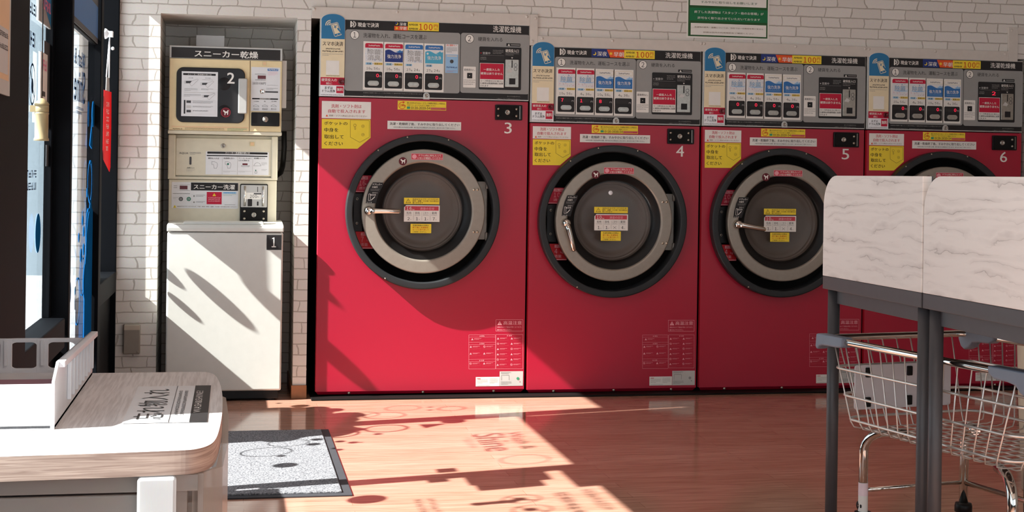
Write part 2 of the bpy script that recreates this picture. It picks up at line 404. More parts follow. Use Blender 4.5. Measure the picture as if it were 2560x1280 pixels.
def m_glassy(name, tint, f0=0.03, rough=0.0):
    m, nt, b, N, L = nodes_of(name)
    nt.nodes.remove(b); out = nt.nodes['Material Output']
    t = N('ShaderNodeBsdfTransparent'); t.inputs[0].default_value = tint+(1,)
    g = N('ShaderNodeBsdfGlossy'); g.inputs['Roughness'].default_value = rough
    lw = N('ShaderNodeLayerWeight'); lw.inputs['Blend'].default_value = 0.5
    pw = N('ShaderNodeMath'); pw.operation = 'POWER'; L(lw.outputs['Facing'], pw.inputs[0]); pw.inputs[1].default_value = 5
    fr = N('ShaderNodeMath'); fr.operation = 'MULTIPLY_ADD'; L(pw.outputs[0], fr.inputs[0]); fr.inputs[1].default_value = 0.8; fr.inputs[2].default_value = f0
    n = N('ShaderNodeTexNoise'); n.inputs['Scale'].default_value = 4
    bp = N('ShaderNodeBump'); bp.inputs['Strength'].default_value = 0.01; L(n.outputs['Fac'], bp.inputs['Height']); L(bp.outputs['Normal'], g.inputs['Normal'])
    mx = N('ShaderNodeMixShader'); L(fr.outputs[0], mx.inputs[0]); L(t.outputs[0], mx.inputs[1]); L(g.outputs[0], mx.inputs[2]); L(mx.outputs[0], out.inputs['Surface'])
    return m
m_glass = m_glassy('window_glass', (.95,.97,.97))
m_doorglass = m_glassy('tinted_door_glass', (.95,.92,.90), .012, .12)
def m_translucent(name, rgb, mixt=0.5, clear=0.0, rough=0.4):
    m, nt, b, N, L = nodes_of(name)
    out = nt.nodes['Material Output']; c = tuple(lin(x) for x in rgb)+(1,)
    n = N('ShaderNodeTexNoise'); n.inputs['Scale'].default_value = 20
    mxc = N('ShaderNodeMix'); mxc.data_type = 'RGBA'; mxc.blend_type = 'MULTIPLY'; mxc.inputs['Factor'].default_value = .06; mxc.inputs['A'].default_value = c; L(n.outputs['Color'], mxc.inputs['B'])
    L(mxc.outputs['Result'], b.inputs['Base Color']); b.inputs['Roughness'].default_value = rough
    t = N('ShaderNodeBsdfTranslucent'); L(mxc.outputs['Result'], t.inputs[0])
    mx = N('ShaderNodeMixShader'); mx.inputs[0].default_value = mixt; L(b.outputs[0], mx.inputs[1]); L(t.outputs[0], mx.inputs[2])
    if clear:
        tr = N('ShaderNodeBsdfTransparent'); m2 = N('ShaderNodeMixShader'); m2.inputs[0].default_value = clear
        L(mx.outputs[0], m2.inputs[1]); L(tr.outputs[0], m2.inputs[2]); L(m2.outputs[0], out.inputs['Surface'])
    else: L(mx.outputs[0], out.inputs['Surface'])
    return m
m_milky = m_translucent('milky_translucent_plastic', (226,228,230), 0.45, 0.12)
m_smoke = m_translucent('clear_drawer_plastic', (206,200,194), 0.45, 0.40, 0.2)
m_redcloth = m_translucent('red_pennant_cloth', (214,36,44), 0.35)
m_film = mat('blue_window_film', (18,88,146), .85, spec=0.0)
m_darkfilm = mat('dark_window_lettering', (40,58,84), .85, spec=0.0)
# ------------------------------------------------------------------ room shell
XS = -0.909                        # inner plane of the glazed side wall
WY = 0.012                         # face of the brick-papered back wall
RIGHT, REAR, TOP = 5.2, -9.0, 2.6
struct(MB().box((XS-.06, REAR, -.06), (RIGHT, 1.2, 0)).build('floor', m_floor))
struct(MB().box((XS-.15, REAR-.1, TOP), (RIGHT+.1, 1.2, TOP+.1)).build('ceiling', m_ceiling))
AX0, AX1, AZ1, AY = -0.724, -0.103, 1.775, 0.52      # alcove of the sneaker machines
PX1 = -0.040                                          # right side of the pillar
MT3, MT4 = 1.79, 1.69                                 # tops of the openings for the machines
M4X, MW, MG = 1.0066, 0.8547, 0.0087
MEND = M4X + 3*MW + 2*MG
w = MB()
w.box((XS-.1, WY, 0), (AX0, AY+.1, TOP)).box((AX0, WY, AZ1), (AX1, AY+.1, TOP)).box((AX1, WY, 0), (PX1, AY+.1, TOP))
w.box((AX0, AY, 0), (AX1, AY+.1, AZ1))
w.box((PX1, WY, MT3), (1.004, 1.0, TOP)).box((1.004, WY, MT4), (MEND+.02, 1.0, TOP)).box((MEND+.02, WY, 0), (RIGHT, 1.0, TOP))
w.box((PX1, 1.0, 0), (MEND+.02, 1.1, TOP)).box((AX0-.2, AY+.1, 0), (PX1, 1.1, TOP))
struct(w.build('wall_back', m_brickwall))
struct(MB().box((RIGHT, REAR, 0), (RIGHT+.1, 1.1, TOP)).build('wall_right', m_plaster))
sk = MB().box((AX1-.006, WY-.012, 0), (PX1+.002, WY, .062)).box((XS, WY-.012, 0), (AX0+.004, WY, .062)).box((AX1-.006, WY, 0), (AX1, AY, .062))
struct(sk.build('baseboard_back', m_skirt, bevel=.002))

# white boards that frame the machines
def board(name, x0, z0, x1, z1, screws):
    b = MB().box((x0, -.002, z0), (x1, WY, z1))
    o = struct(b.build(name, m_trimwhite, bevel=.0015))
    for sx, sz in screws:
        MB().lathe([(0,-.006),(.005,-.005),(.007,-.002),(.0075,0)], (sx, -.002, sz), n=16).build('screw_cap', m_trimwhite, o)
pA, pB = at(1345, 38, 1, 0), at(1324.7, 60, 1, 0)
zt3 = at(772, 16, 1, 0).z
board('trim_1', PX1+.001, 1.7745, pB.x, zt3, [(PX1+.012, zt3-.012), (.36, zt3-.012), (.72, zt3-.012), (.985, zt3-.012)])
board('trim_2', pB.x, 1.68, pA.x, zt3, [(pA.x-.012, zt3-.017), (pB.x+.012, 1.70)])
zt4 = at(1346, 89.4, 1, 0).z
x6 = at(2521, 126, 1, 0).x; x7 = at(2544, 140, 1, 0).x; zt6 = at(2530, 68, 1, 0).z
board('trim_3', pA.x, 1.677, x6, zt4, [(1.06, zt4-.012), (1.41, zt4-.012), (1.86, zt4-.012), (1.875, zt4-.012), (2.35, zt4-.012), (2.72, zt4-.012), (2.74, zt4-.012), (3.1, zt4-.012), (x6-.02, zt4-.014)])
board('trim_4', x6, 1.677, x7, zt6, [(x6+.016, zt6-.016)])
board('trim_5', x7, zt6-.035, x7+.5, zt6, [(x7+.1, zt6-.016)])

# ------------------------------------------------------------------ glazed left wall
GXL = {}
def pane_box(m, y0, y1, z0, z1, x=XS-.056): m.box((x, y0, z0), (x+.008, y1, z1))
wl = MB()
wl.box((XS-.07, -.90, 0), (XS-.02, -.018, .50))                 # dark panels under the sills
wl.box((XS-.07, -2.05, 0), (XS-.02, -.99, .06)).box((XS-.07, -3.04, 0), (XS-.02, -2.10, .50)).box((XS-.07, REAR, 0), (XS-.02, -4.45, .50))
wl.box((XS-.09, -4.45, 0), (XS+.02, -3.04, TOP))               # solid dark bay
wl.box((XS-.09, -.90, 1.975), (XS+.01, -.018, TOP)).box((XS-.09, -3.04, 2.3), (XS+.01, -.99, TOP)).box((XS-.09, REAR, 2.3), (XS+.01, -4.45, TOP))
struct(wl.build('wall_left', m_frame))
def mullion(m, y0, y1, xi, xo=XS-.09): m.box((xo, y0, 0), (xi, y1, TOP))

f1 = MB(); mullion(f1, -.018, WY, XS+.004); mullion(f1, -.99, -.90, XS+.013, XS-.071)
f1.box((XS-.085, -.90, 1.95), (XS+.004, -.018, 1.98))
w1 = struct(f1.build('window_1', m_frame, bevel=.003))
f2 = MB(); mullion(f2, -2.10, -2.05, XS+.022, XS-.045); f2.box((XS-.03, -2.05, 1.536), (XS-.005, -.99, 1.565))
w2 = struct(f2.build('window_2', m_frame, bevel=.003))
f3 = MB(); f3.box((XS-.07, -3.04, 2.27), (XS-.0, -2.10, 2.3)).box((XS-.054, -2.135, .59), (XS-.03, -2.10, 2.3))
d1 = struct(f3.build('door_1', m_frame, bevel=.003))
f4 = MB(); mullion(f4, -6.06, -6.0, XS+.01); mullion(f4, -7.6, -7.54, XS+.01)
w3 = struct(f4.build('window_3', m_frame, bevel=.003))
for par, y0, y1, zt in ((w1, -.90, -.018, 1.95), (w2, -2.05, -.99, 2.3), (d1, -3.04, -2.135, 2.28), (w3, -6.0, -4.45, 2.3), (w3, -7.54, -6.06, 2.3), (w3, REAR, -7.6, 2.3)):
    zs_ = .10 if par is w2 else .58; gx = {'window_1': XS-.076, 'window_2': XS-.020, 'door_1': XS-.050}.get(par.name, XS-.03); GXL[par.name] = gx; m = MB(); pane_box(m, y0, y1, zs_, zt, gx); m.build('glass_pane', m_glass, par)
    MB().box((gx-.008, y0, zs_-.08), (XS+(.016 if par is not w1 else .004), y1, zs_+.012)).build('sill_rail', m_frame, par, bevel=.004)
rw = MB()
for x0, x1 in ((XS-.1, XS+.1), (1.0, 1.1), (3.1, 3.2), (RIGHT-.1, RIGHT)): rw.box((x0, REAR-.1, 0), (x1, REAR, TOP))
rw.box((XS, REAR-.1, 0), (RIGHT, REAR, .5)).box((XS, REAR-.1, 2.4), (RIGHT, REAR, TOP))
w4 = struct(rw.build('window_4', m_frame))
MB().box((XS, REAR-.055, .5), (RIGHT, REAR-.047, 2.4)).build('glass_pane', m_glass, w4)

# printed films on the glass (their shadows fall on the floor and the machines); u = -y seen from inside, v = z
KZ = SUN_TAN / 0.85
GX = GXL                                                      # pane planes
def film(parent, name, build):
    x = GX[parent.name] + .0095; off = XS - x
    d = Decal(); build(d); o = d.build(name, parent)
    o.rotation_euler = (0, 0, PI/2); o.location = (x, -SUN_AZ*off, SUN_TAN*off)    # local x -> +y, facing +X
    return o
INK['film'] = m_film; INK['darkfilm'] = m_darkfilm
def dots(l): return lambda d: [d.disc(y, z*KZ, r, c, 0, raw=True) for y, z, r, c in l]
film(w1, 'bubble_decal', dots([(-.157,.86,.037,'film'),(-.095,.775,.026,'film'),(-.12,.69,.019,'film'),(-.205,1.295,.027,'film'),(-.225,1.04,.05,'film'),(-.40,.707,.037,'film'),(-.293,.629,.012,'film')]))
film(w1, 'bubble_ring_decal', lambda d: [d.ring(y, z*KZ, r, r-t, 'film', 0, raw=True) for y, z, r, t in ((-.61,1.093,.072,.006),(-.69,1.277,.058,.009),(-.70,1.19,.012,.012),(-.62,1.2,.012,.012),(-.776,1.006,.083,.008),(-.725,.917,.075,.007))])
film(w1, 'bubble_cluster_film', lambda d: [d.disc(y, z*KZ, r, 'film', 0, raw=True) for y, z, r in ((-.60,.66,.17),(-.50,.76,.06),(-.56,.82,.05),(-.76,.74,.14),(-.72,.86,.08),(-.83,.83,.08),(-.55,.60,.14))] + [d.rect(-.90,.593,-.62,.80,'film',0,raw=True)])
film(w2, 'bubble_cluster_film', lambda d: [d.disc(y, z*KZ, r, 'film', 0, raw=True) for y, z, r in ((-1.06,.72,.17),(-1.12,.62,.15),(-1.24,.62,.07),(-1.07,.86,.05))] + [d.rect(-1.27,.30,-.99,.66,'film',0,raw=True), d.rect(-1.10,.60,-.99,.84,'film',0,raw=True)])
film(w2, 'bubble_ring_decal', lambda d: [d.ring(y, z*KZ, r, r-t, 'film', 1, raw=True) for y, z, r, t in ((-1.092,.984,.083,.013),(-1.145,.80,.088,.013),(-1.341,.645,.07,.006),(-1.496,.57,.085,.007),(-1.90,1.36,.085,.006))])
film(w2, 'bubble_decal', dots([(-1.015,1.241,.05,'film'),(-1.204,.945,.018,'film'),(-1.314,.806,.02,'film'),(-1.353,.848,.02,'film'),(-1.306,.741,.023,'film'),(-1.401,.725,.025,'film'),(-1.48,.791,.018,'film'),(-1.36,.875,.008,'film'),(-1.59,.615,.016,'film'),(-1.763,.622,.04,'film')]))
film(w2, 'flag_decal', lambda d: d.poly([(-1.045,1.107*KZ),(-1.14,1.12*KZ),(-1.06,1.215*KZ)], 'film', 0, True))
def shop_name(d):
    d.text('Shine', -1.71, 1.262*KZ, -1.345, 1.375*KZ, 'darkfilm', 0, .01, raw=True)
    d.text('Wash &', -1.71, 1.385*KZ, -1.345, 1.44*KZ, 'darkfilm', 0, .02, raw=True)
    d.v = [(-1.345-1.71-u, b, c) for u, b, c in d.v]            # reads from the street
film(w2, 'shop_name_lettering', shop_name)
film(w2, 'small_print_decal', lambda d: d.bars(-1.62, 1.215*KZ, -1.40, 1.245*KZ, 2, 'darkfilm', 0, .6, .8, 4, raw=True))
film(w2, 'door_notice', lambda d: [d.rect(-2.022, 1.058*KZ, -1.957, 1.123*KZ, 'dgrey', 0, raw=True)])
film(d1, 'door_notice', lambda d: [d.rect(-2.171, 1.012*KZ, -2.10, 1.077*KZ, 'dgrey', 0, raw=True), d.rect(-2.262, 1.125*KZ, -2.10, 1.385*KZ, 'dgrey', 0, raw=True)])
film(d1, 'round_decal', lambda d: d.disc(-2.341, .817*KZ, .058, 'film', 0, raw=True))
def rules(d):
    for y, z in ((-2.51, 1.24), (-2.66, 1.245)):
        d.ring(y, z*KZ, .06, .053, 'darkfilm', 0, raw=True); d.line((y-.04, z*KZ+.035), (y+.04, z*KZ-.035), .008, 'darkfilm', 0, True)
        d.disc(y, z*KZ-.005, .022, 'darkfilm', 0, raw=True)
    d.bars(-2.75, 1.34*KZ, -2.47, 1.385*KZ, 1, 'darkfilm', 0, .9, 1, 8, raw=True); d.bars(-2.75, 1.43*KZ, -2.45, 1.465*KZ, 1, 'darkfilm', 0, .9, 1, 9, raw=True)
    for k in range(6): d.bars(-2.40-.055*k-.045, .93*KZ, -2.40-.055*k, 1.0*KZ, 2, 'darkfilm', 0, .6, 1, 20+k, raw=True)
film(d1, 'house_rules_decal', rules)

# banners fixed high on the glass
b = MB().box((XS-.0025, -2.04, 1.54), (XS-.0005, -1.0, 2.29)); o = b.build('window_banner', INK['dgrey']); tag(o, 'wide dark grey banner fixed high on the glass beside the mullion', 'banner')
Dk = Decal(); Dk.rect(-2.03, 1.56, -1.01, 1.68, 'blue', 0, raw=True); o2 = Dk.build('printed_band', o); o2.rotation_euler = (0,0,PI/2); o2.location = (XS+.0002, 0, 0)
b = MB().box((XS-.041, -2.42, 1.485), (XS-.038, -2.137, 2.29)).box((XS-.041, -3.03, 1.555), (XS-.038, -2.42, 2.29)); o = b.build('window_banner', INK['grey']); tag(o, 'grey poster with a blue corner high on the door glass', 'banner')
Dk = Decal(); Dk.poly([(-2.42,1.58),(-2.14,1.489),(-2.14,1.68),(-2.3,1.68)], 'tabblue', 0, True); Dk.bars(-2.36, 1.52, -2.16, 1.56, 1, 'pink', 1, .8, 1, 3, raw=True)
o2 = Dk.build('printed_corner', o); o2.rotation_euler = (0,0,PI/2); o2.location = (XS-.0375, 0, 0)
# the framed notice on the dark bay near the camera
d = Decal(); d.rect(-3.88, 1.20, -3.42, 1.86, 'silver', 0, raw=True); d.rect(-3.87, 1.222, -3.435, 1.85, 'peach', 1, raw=True); d.rect(-3.86, 1.235, -3.45, 1.335, 'lgrey', 2, raw=True); d.rect(-3.86, 1.60, -3.45, 1.66, 'lgrey', 2, raw=True)
d.bars(-3.85, 1.72, -3.46, 1.82, 1, 'crimson', 2, .8, 1, 2, raw=True); d.bars(-3.85, 1.65, -3.46, 1.72, 1, 'maroon', 2, .7, 1, 3, raw=True)
d.bars(-3.82, 1.36, -3.47, 1.58, 5, 'maroon', 2, .55, .7, 4, raw=True); d.bars(-3.85, 1.245, -3.46, 1.325, 3, 'dgrey', 3, .4, .6, 5, raw=True)
pf = MB().box((XS+.021, -3.87, 1.215), (XS+.026, -3.39, 1.895)).build('wall_poster', INK['silver']); tag(pf, 'peach poster with red heading in a silver frame at the far left edge', 'poster')
o2 = d.build('printed_sheet', pf); o2.rotation_euler = (0,0,PI/2); o2.location = (XS+.0265, .02, .025)
# white slip with codes on the door glass
d = Decal(); d.rect(-2.36, 1.19, -2.20, 1.40, 'white', 0, raw=True); d.bars(-2.34, 1.34, -2.22, 1.38, 1, 'pink', 1, .8, 1, 2, raw=True); d.rect(-2.31, 1.27, -2.25, 1.285, 'dgrey', 1, raw=True); d.rect(-2.31, 1.235, -2.25, 1.262, 'grey', 1, raw=True)
o = d.build('paper_slip'); tag(o, 'narrow white printed slip stuck on the door glass', 'notice'); o.rotation_euler = (0,0,PI/2); o.location = (XS-.039, 0, 0)

# red pennant on a white hook
t = thing('hanging_pennant', 'red pennant with white lettering hanging from a white suction hook by the window', 'pennant', (XS-.034, -.13, 1.045), math.radians(-6))
pn = [(-.083,.36),(.088,.36),(.094,.20),(.088,.02),(.07,.0),(-.075,.055),(-.086,.09)]
MB().prism(pn, -.001, .001, 0).build('pennant_cloth', m_redcloth, t)
MB().prism([(-.04,.36),(.04,.36),(.03,.42),(-.03,.42)], -.0015, .0015, 0).build('clip', m_silver, t)
MB().tube([(0,-.03,.42),(.006,0,.60)], .003, 8).tube([(0,.03,.42),(.006,0,.60)], .003, 8).build('cord', m_whiteplastic, t)
MB().lathe([(0,.004),(.012,.004),(.022,-.008),(.024,-.014)], (0,0,.615), 0, 24).box((.0,-.012,.60),(.02,.012,.626)).lathe([(0,-.008),(.006,-.006),(.008,0),(.006,.006),(0,.008)], (.02,0,.55), 0, 12).build('suction_hook', m_whiteplastic, t)
d = Decal(); d.bars(-.03, .08, .03, .31, 7, 'white', 0, .6, .8, 6, raw=True); o2 = d.build('lettering', t); o2.rotation_euler = (0,0,PI/2); o2.location = (.002, 0, 0)

# tan canister on a cord beside the door
p = at(104, 300, 0, XS-.012)
t = thing('hanging_canister', 'tan plastic canister with a conical top hanging on a black cord by the door', 'canister', (XS-.012, p.y, at(104, 352, 0, XS-.012).z))
H = at(104, 246, 0, XS-.012).z - at(104, 352, 0, XS-.012).z; R_ = .0185
MB().lathe([(0,0),(R_*1.12,0),(R_*1.12,H*.05),(R_,H*.07),(R_,H*.62),(R_*1.08,H*.63),(R_*1.08,H*.66),(R_*.98,H*.67),(R_*.98,H*.84),(R_*1.1,H*.85),(R_*1.08,H*.88),(R_*.35,H*1.0),(0,H*1.01)], (0,0,0), 2, 40).build('canister_body', m_tan, t)
MB().lathe([(R_*1.0,H*.68),(R_*1.06,H*.685),(R_*1.06,H*.83),(R_*1.0,H*.835)], (0,0,0), 2, 40).box((-.03,-.012,H*.68),(-.012,.012,H*.83)).build('clamp', m_tan, t)
MB().tube([(0,0,H*1.0),(-.002,.01,H*1.0+.3),(-.004,.012,1.2)], .0016, 6).build('cord', m_black, t)

# outdoors
struct(MB().box((-30, -40, -.2), (XS-.1, 30, -.06)).build('trim_6', m_outpave))
o = MB().box((-12, 9.0, -.06), (XS-.5, 9.3, 7)).build('neighbour_wall', m_outwall); o['kind'] = 'structure'
o = MB().box((-1.090, .70, -.06), (-1.015, .78, 2.6)).build('downpipe', m_frame); tag(o, 'dark square downpipe outside the corner of the shop', 'pipe')
t = thing('banner_sign', 'blue upright banner sign outside the window', 'sign', (-1.125, 1.3, -.06))
MB().box((-.022, -.004, .1), (.022, .004, 1.36)).build('banner_cloth', INK['tabblue'], t)
MB().cyl((.03,0,0),(.03,0,2.2),.012,12).build('pole', m_frame, t)
MB().box((-.022,-.004,1.40),(.022,.004,2.1)).build('dark_panel', m_frame, t)
# ------------------------------------------------------------------ washer dryers
def pet_icon(d, cx, cy, r, lay, rim=None):
    """no-pets roundel: white dog on dark red"""
    if rim: d.disc(cx, cy, r*1.08, rim, lay, raw=True)
    d.disc(cx, cy, r, 'maroon', lay+1, raw=True)
    dog = [(-.62,.30),(-.45,.62),(-.25,.38),(-.05,.22),(.30,.25),(.42,.55),(.62,.50),(.66,.28),(.52,.30),(.55,-.05),(.50,-.55),(.34,-.55),(.30,-.12),(.02,-.10),(-.12,-.62),(-.28,-.60),(-.25,-.05),(-.42,.12)]
    d.poly([(cx+x*r, cy+y*r) for x, y in dog], 'white', lay+2, True)
def yen_phone(d, f, lay):
    """f maps unit square of the blue tab to the plane"""
    P = lambda x, y: f(x, y)
    s_ = abs(P(1,0)[0]-P(0,0)[0])
    for rr in (.085, .155, .225):
        c = P(.395,.54); d.ring(c[0], c[1], rr*s_, (rr-.035)*s_, 'cream', lay, 16, True, PI*.5, PI*1.02)
    d.poly([P(*p) for p in ((.385,.57),(.41,.605),(.655,.675),(.70,.65),(.865,.21),(.845,.165),(.60,.09),(.555,.115))], 'cream', lay, True)
    d.path([P(.425,.575),P(.668,.645),P(.83,.20),P(.585,.12)], .004*s_/.06*.35, 'tabblue', lay+1, True, True)
    d.poly([P(.571,.190),P(.780,.255),P(.806,.187),P(.597,.123)], 'tabblue', lay+1, True)
    c = P(.685,.188); d.disc(c[0], c[1], .018*s_, 'cream', lay+2, 12, raw=True)
    c = P(.575,.49); e = .075*s_
    for dx, dy in ((-.7,1),(.9,.9)): d.line((c[0],c[1]), (c[0]+dx*e, c[1]+dy*e), e*.28, 'tabblue', lay+2, True)
    d.line((c[0],c[1]), (c[0]+.25*e,c[1]-e*1.0), e*.28, 'tabblue', lay+2, True)
    for dy in (-.12,-.48): d.line((c[0]-e*.6,c[1]+dy*e-.1*e),(c[0]+e*.8,c[1]+dy*e+.1*e), e*.2, 'tabblue', lay+2, True)
    d.poly([P(.665,.42),P(.70,.45),P(.79,.36),P(.96,.25),P(.97,.12),P(.86,.20),P(.70,.36)], 'tabblue', lay+2, True)
def coin_icon(d, x0, y0, x1, y1, lay):
    q = d.corners(x0, y0, x1, y1); h = q[3]-q[1]
    d.poly([(q[0],q[1]),(q[0]+h*.25,q[1]),(q[0]+h*.25,q[3]),(q[0],q[3])], 'white', lay, True)
    for rr, ri in ((.52,.45),(.40,.33)): d.ring(q[0]+h*.45, (q[1]+q[3])/2, h*rr, h*ri, 'white', lay, 20, True, -PI/2, PI/2)
    d.disc(q[0]+h*.32, (q[1]+q[3])/2, h*.30, 'white', lay, raw=True)
    d.text('¥', q[0]+h*.18, q[1]+h*.28, q[0]+h*.46, q[1]+h*.72, 'black', lay+1, .03, raw=True)
def moon(d, x, y, r, lay):
    c = d.mp(x, y); d.disc(c[0], c[1], r, 'yellow', lay, raw=True); d.disc(c[0]-r*.38, c[1]+r*.30, r*.85, 'navy', lay+1, raw=True)
def sunny(d, x, y, r, lay):
    c = d.mp(x, y); d.disc(c[0], c[1], r*.55, 'yellow', lay, 20, raw=True)
    for k in range(8):
        a = k*PI/4; d.line((c[0]+r*.66*math.cos(a), c[1]+r*.66*math.sin(a)), (c[0]+r*1.05*math.cos(a), c[1]+r*1.05*math.sin(a)), r*.2, 'yellow', lay, True)

def course_card(root, q, top, pic, big, kg, mins, dry, digit, dpos):
    """one course card with its price window and start button; q = box in the panel plane"""
    u0, v0, u1, v1 = q; w, h = u1-u0, v1-v0
    B = lambda x, y: (u0+x*w, v1-y*h)
    d = Decal(B); d.rect(0, 0, 1, 1, 'white', 0)
    hc = {'crim':'crimson','blue':'blue','plain':'white'}[top]
    a = d.corners(.085,.036,.95,.13); d.poly(rrect(a[0],a[1],a[2],a[3]-0,.008), hc, 1, True); d.rect(.085,.085,.95,.13, hc, 1.5)
    if top == 'plain': d.path([(.085,.125),(.085,.05),(.15,.036),(.88,.036),(.95,.05),(.95,.125)], .0012, 'beige', 2, True)
    d.bars(.24,.07,.80,.098, 1, 'dgrey' if top == 'plain' else 'white', 2, 1, 1, 5)
    if pic in ('pat','patp'):
        d.rect(.085,.13,.95,.41, 'palegrey', 1); R = random.Random(3)
        for k in range(60):
            x, y = R.uniform(.10,.93), R.uniform(.145,.40); s_ = R.uniform(.012,.03)*w
            c = B(x, y); col = R.choice(['skyblue','skyblue','blue','lgrey']); 
            if pic == 'patp' and y > .30: col = R.choice(['pink','pink','lgrey'])
            d.poly([(c[0]-s_, c[1]-s_*.8),(c[0]+s_, c[1]-s_*.8),(c[0], c[1]+s_)], col, 2, True)
        if pic == 'pat':
            c = B(.52,.27); d.poly([(c[0]+.40*w*math.cos(t_), c[1]+.095*h*math.sin(t_)) for t_ in [k*PI/12 for k in range(24)]], 'palegrey', 3, True)
            for ln, (ya, yb) in zip(big.split('\n'), ((.165,.265),(.28,.385))):
                d.text(ln, .20,ya,.84,yb, 'dgrey', 4, .035); d.text(ln, .205,ya+.003,.835,yb-.003, 'lgrey', 5, .004)
        else:
            c = B(.5,.245); d.poly([(c[0]+.44*w*math.cos(t_), c[1]+.065*h*math.sin(t_)) for t_ in [k*PI/12 for k in range(24)]], 'palegrey', 3, True)
            c = B(.55,.29); d.poly([(c[0]+.42*w*math.cos(t_), c[1]+.03*h*math.sin(t_)) for t_ in [k*PI/12 for k in range(13,24)]], 'skyblue', 3, True)
            d.text(big, .22,.195,.80,.295, 'dgrey', 4, .03); d.text(big, .225,.198,.795,.292, 'skyblue', 5, .004)
    else:
        base, wave = {'navy':('navy','blue'), 'teal':('teal','blue'), 'blue2':('blue','skyblue')}[pic]
        d.rect(.085,.13,.95,.20, 'palegrey', 1)
        pts = [(.085,.41)] + [(.085+.865*k/20, .185-.03*math.sin(k/20*PI*2.1+.3)) for k in range(21)] + [(.95,.41)]
        d.poly(pts, base, 2)
        d.poly([(.60,.205),(.70,.185),(.78,.165),(.80,.15),(.83,.17),(.95,.19),(.95,.205),(.80,.215)], wave if pic != 'teal' else 'teal', 3)
        d.text(big, .19,.255,.86,.335, 'white', 4, .008)
        if pic == 'blue2': d.bars(.2,.355,.86,.395, 2, 'skyblue', 4, .4, 1, 4)
        if pic == 'teal': c = B(.2,.21); d.disc(c[0], c[1], .05*w, 'white', 4, raw=True)
    d.rect(.12,.435,.42,.48, 'chipblue', 1); d.text('洗濯', .16,.44,.38,.476, 'dgrey', 2, .02)
    if dry:
        d.text('+', .45,.445,.50,.47, 'dgrey', 1, .03); d.rect(.53,.435,.94,.48, 'chipyellow', 1); d.text('乾燥%s分' % dry, .55,.44,.92,.476, 'dgrey', 2, .02)
    d.text(kg, .16 if len(kg) > 1 else .25,.53,.34,.58, 'black', 1, .01); d.text('kg', .36,.55,.44,.587, 'black', 1, .01); d.text(mins, .52,.53,.72,.58, 'black', 1, .01); d.text('分', .74,.55,.81,.585, 'black', 1, .01)
    d.path([(.085,.41),(.085,.60),(.95,.60),(.95,.41)], .0006, 'lgrey', 1)
    o = d.build('course_card', root)
    d = Decal(B); a = d.corners(.085,.62,.93,.955); d.poly(rrect(*a,.006), 'black', 2, True)
    d.rect(.14,.66,.74,.735, 'carddark', 3)
    if digit: d.text(digit, dpos,.665,dpos+.12,.735, 'led', 4, .02)
    d.text('円', .78,.70,.88,.735, 'lgrey', 4, .01)
    d.build('price_window', o)
    a = d.corners(.22,.81,.77,.915); b = MB(); b.prism(rrect(a[0],a[1],a[2],a[3],.5,8), -.010, -.001, 1)
    bo = b.build('start_button', m_button, o, bevel=.003); 
    a2 = d.corners(.30,.83,.69,.895); MB().prism(rrect(*a2,.5,8), -.012, -.009, 1).build('button_face', m_metal, o, bevel=.001)

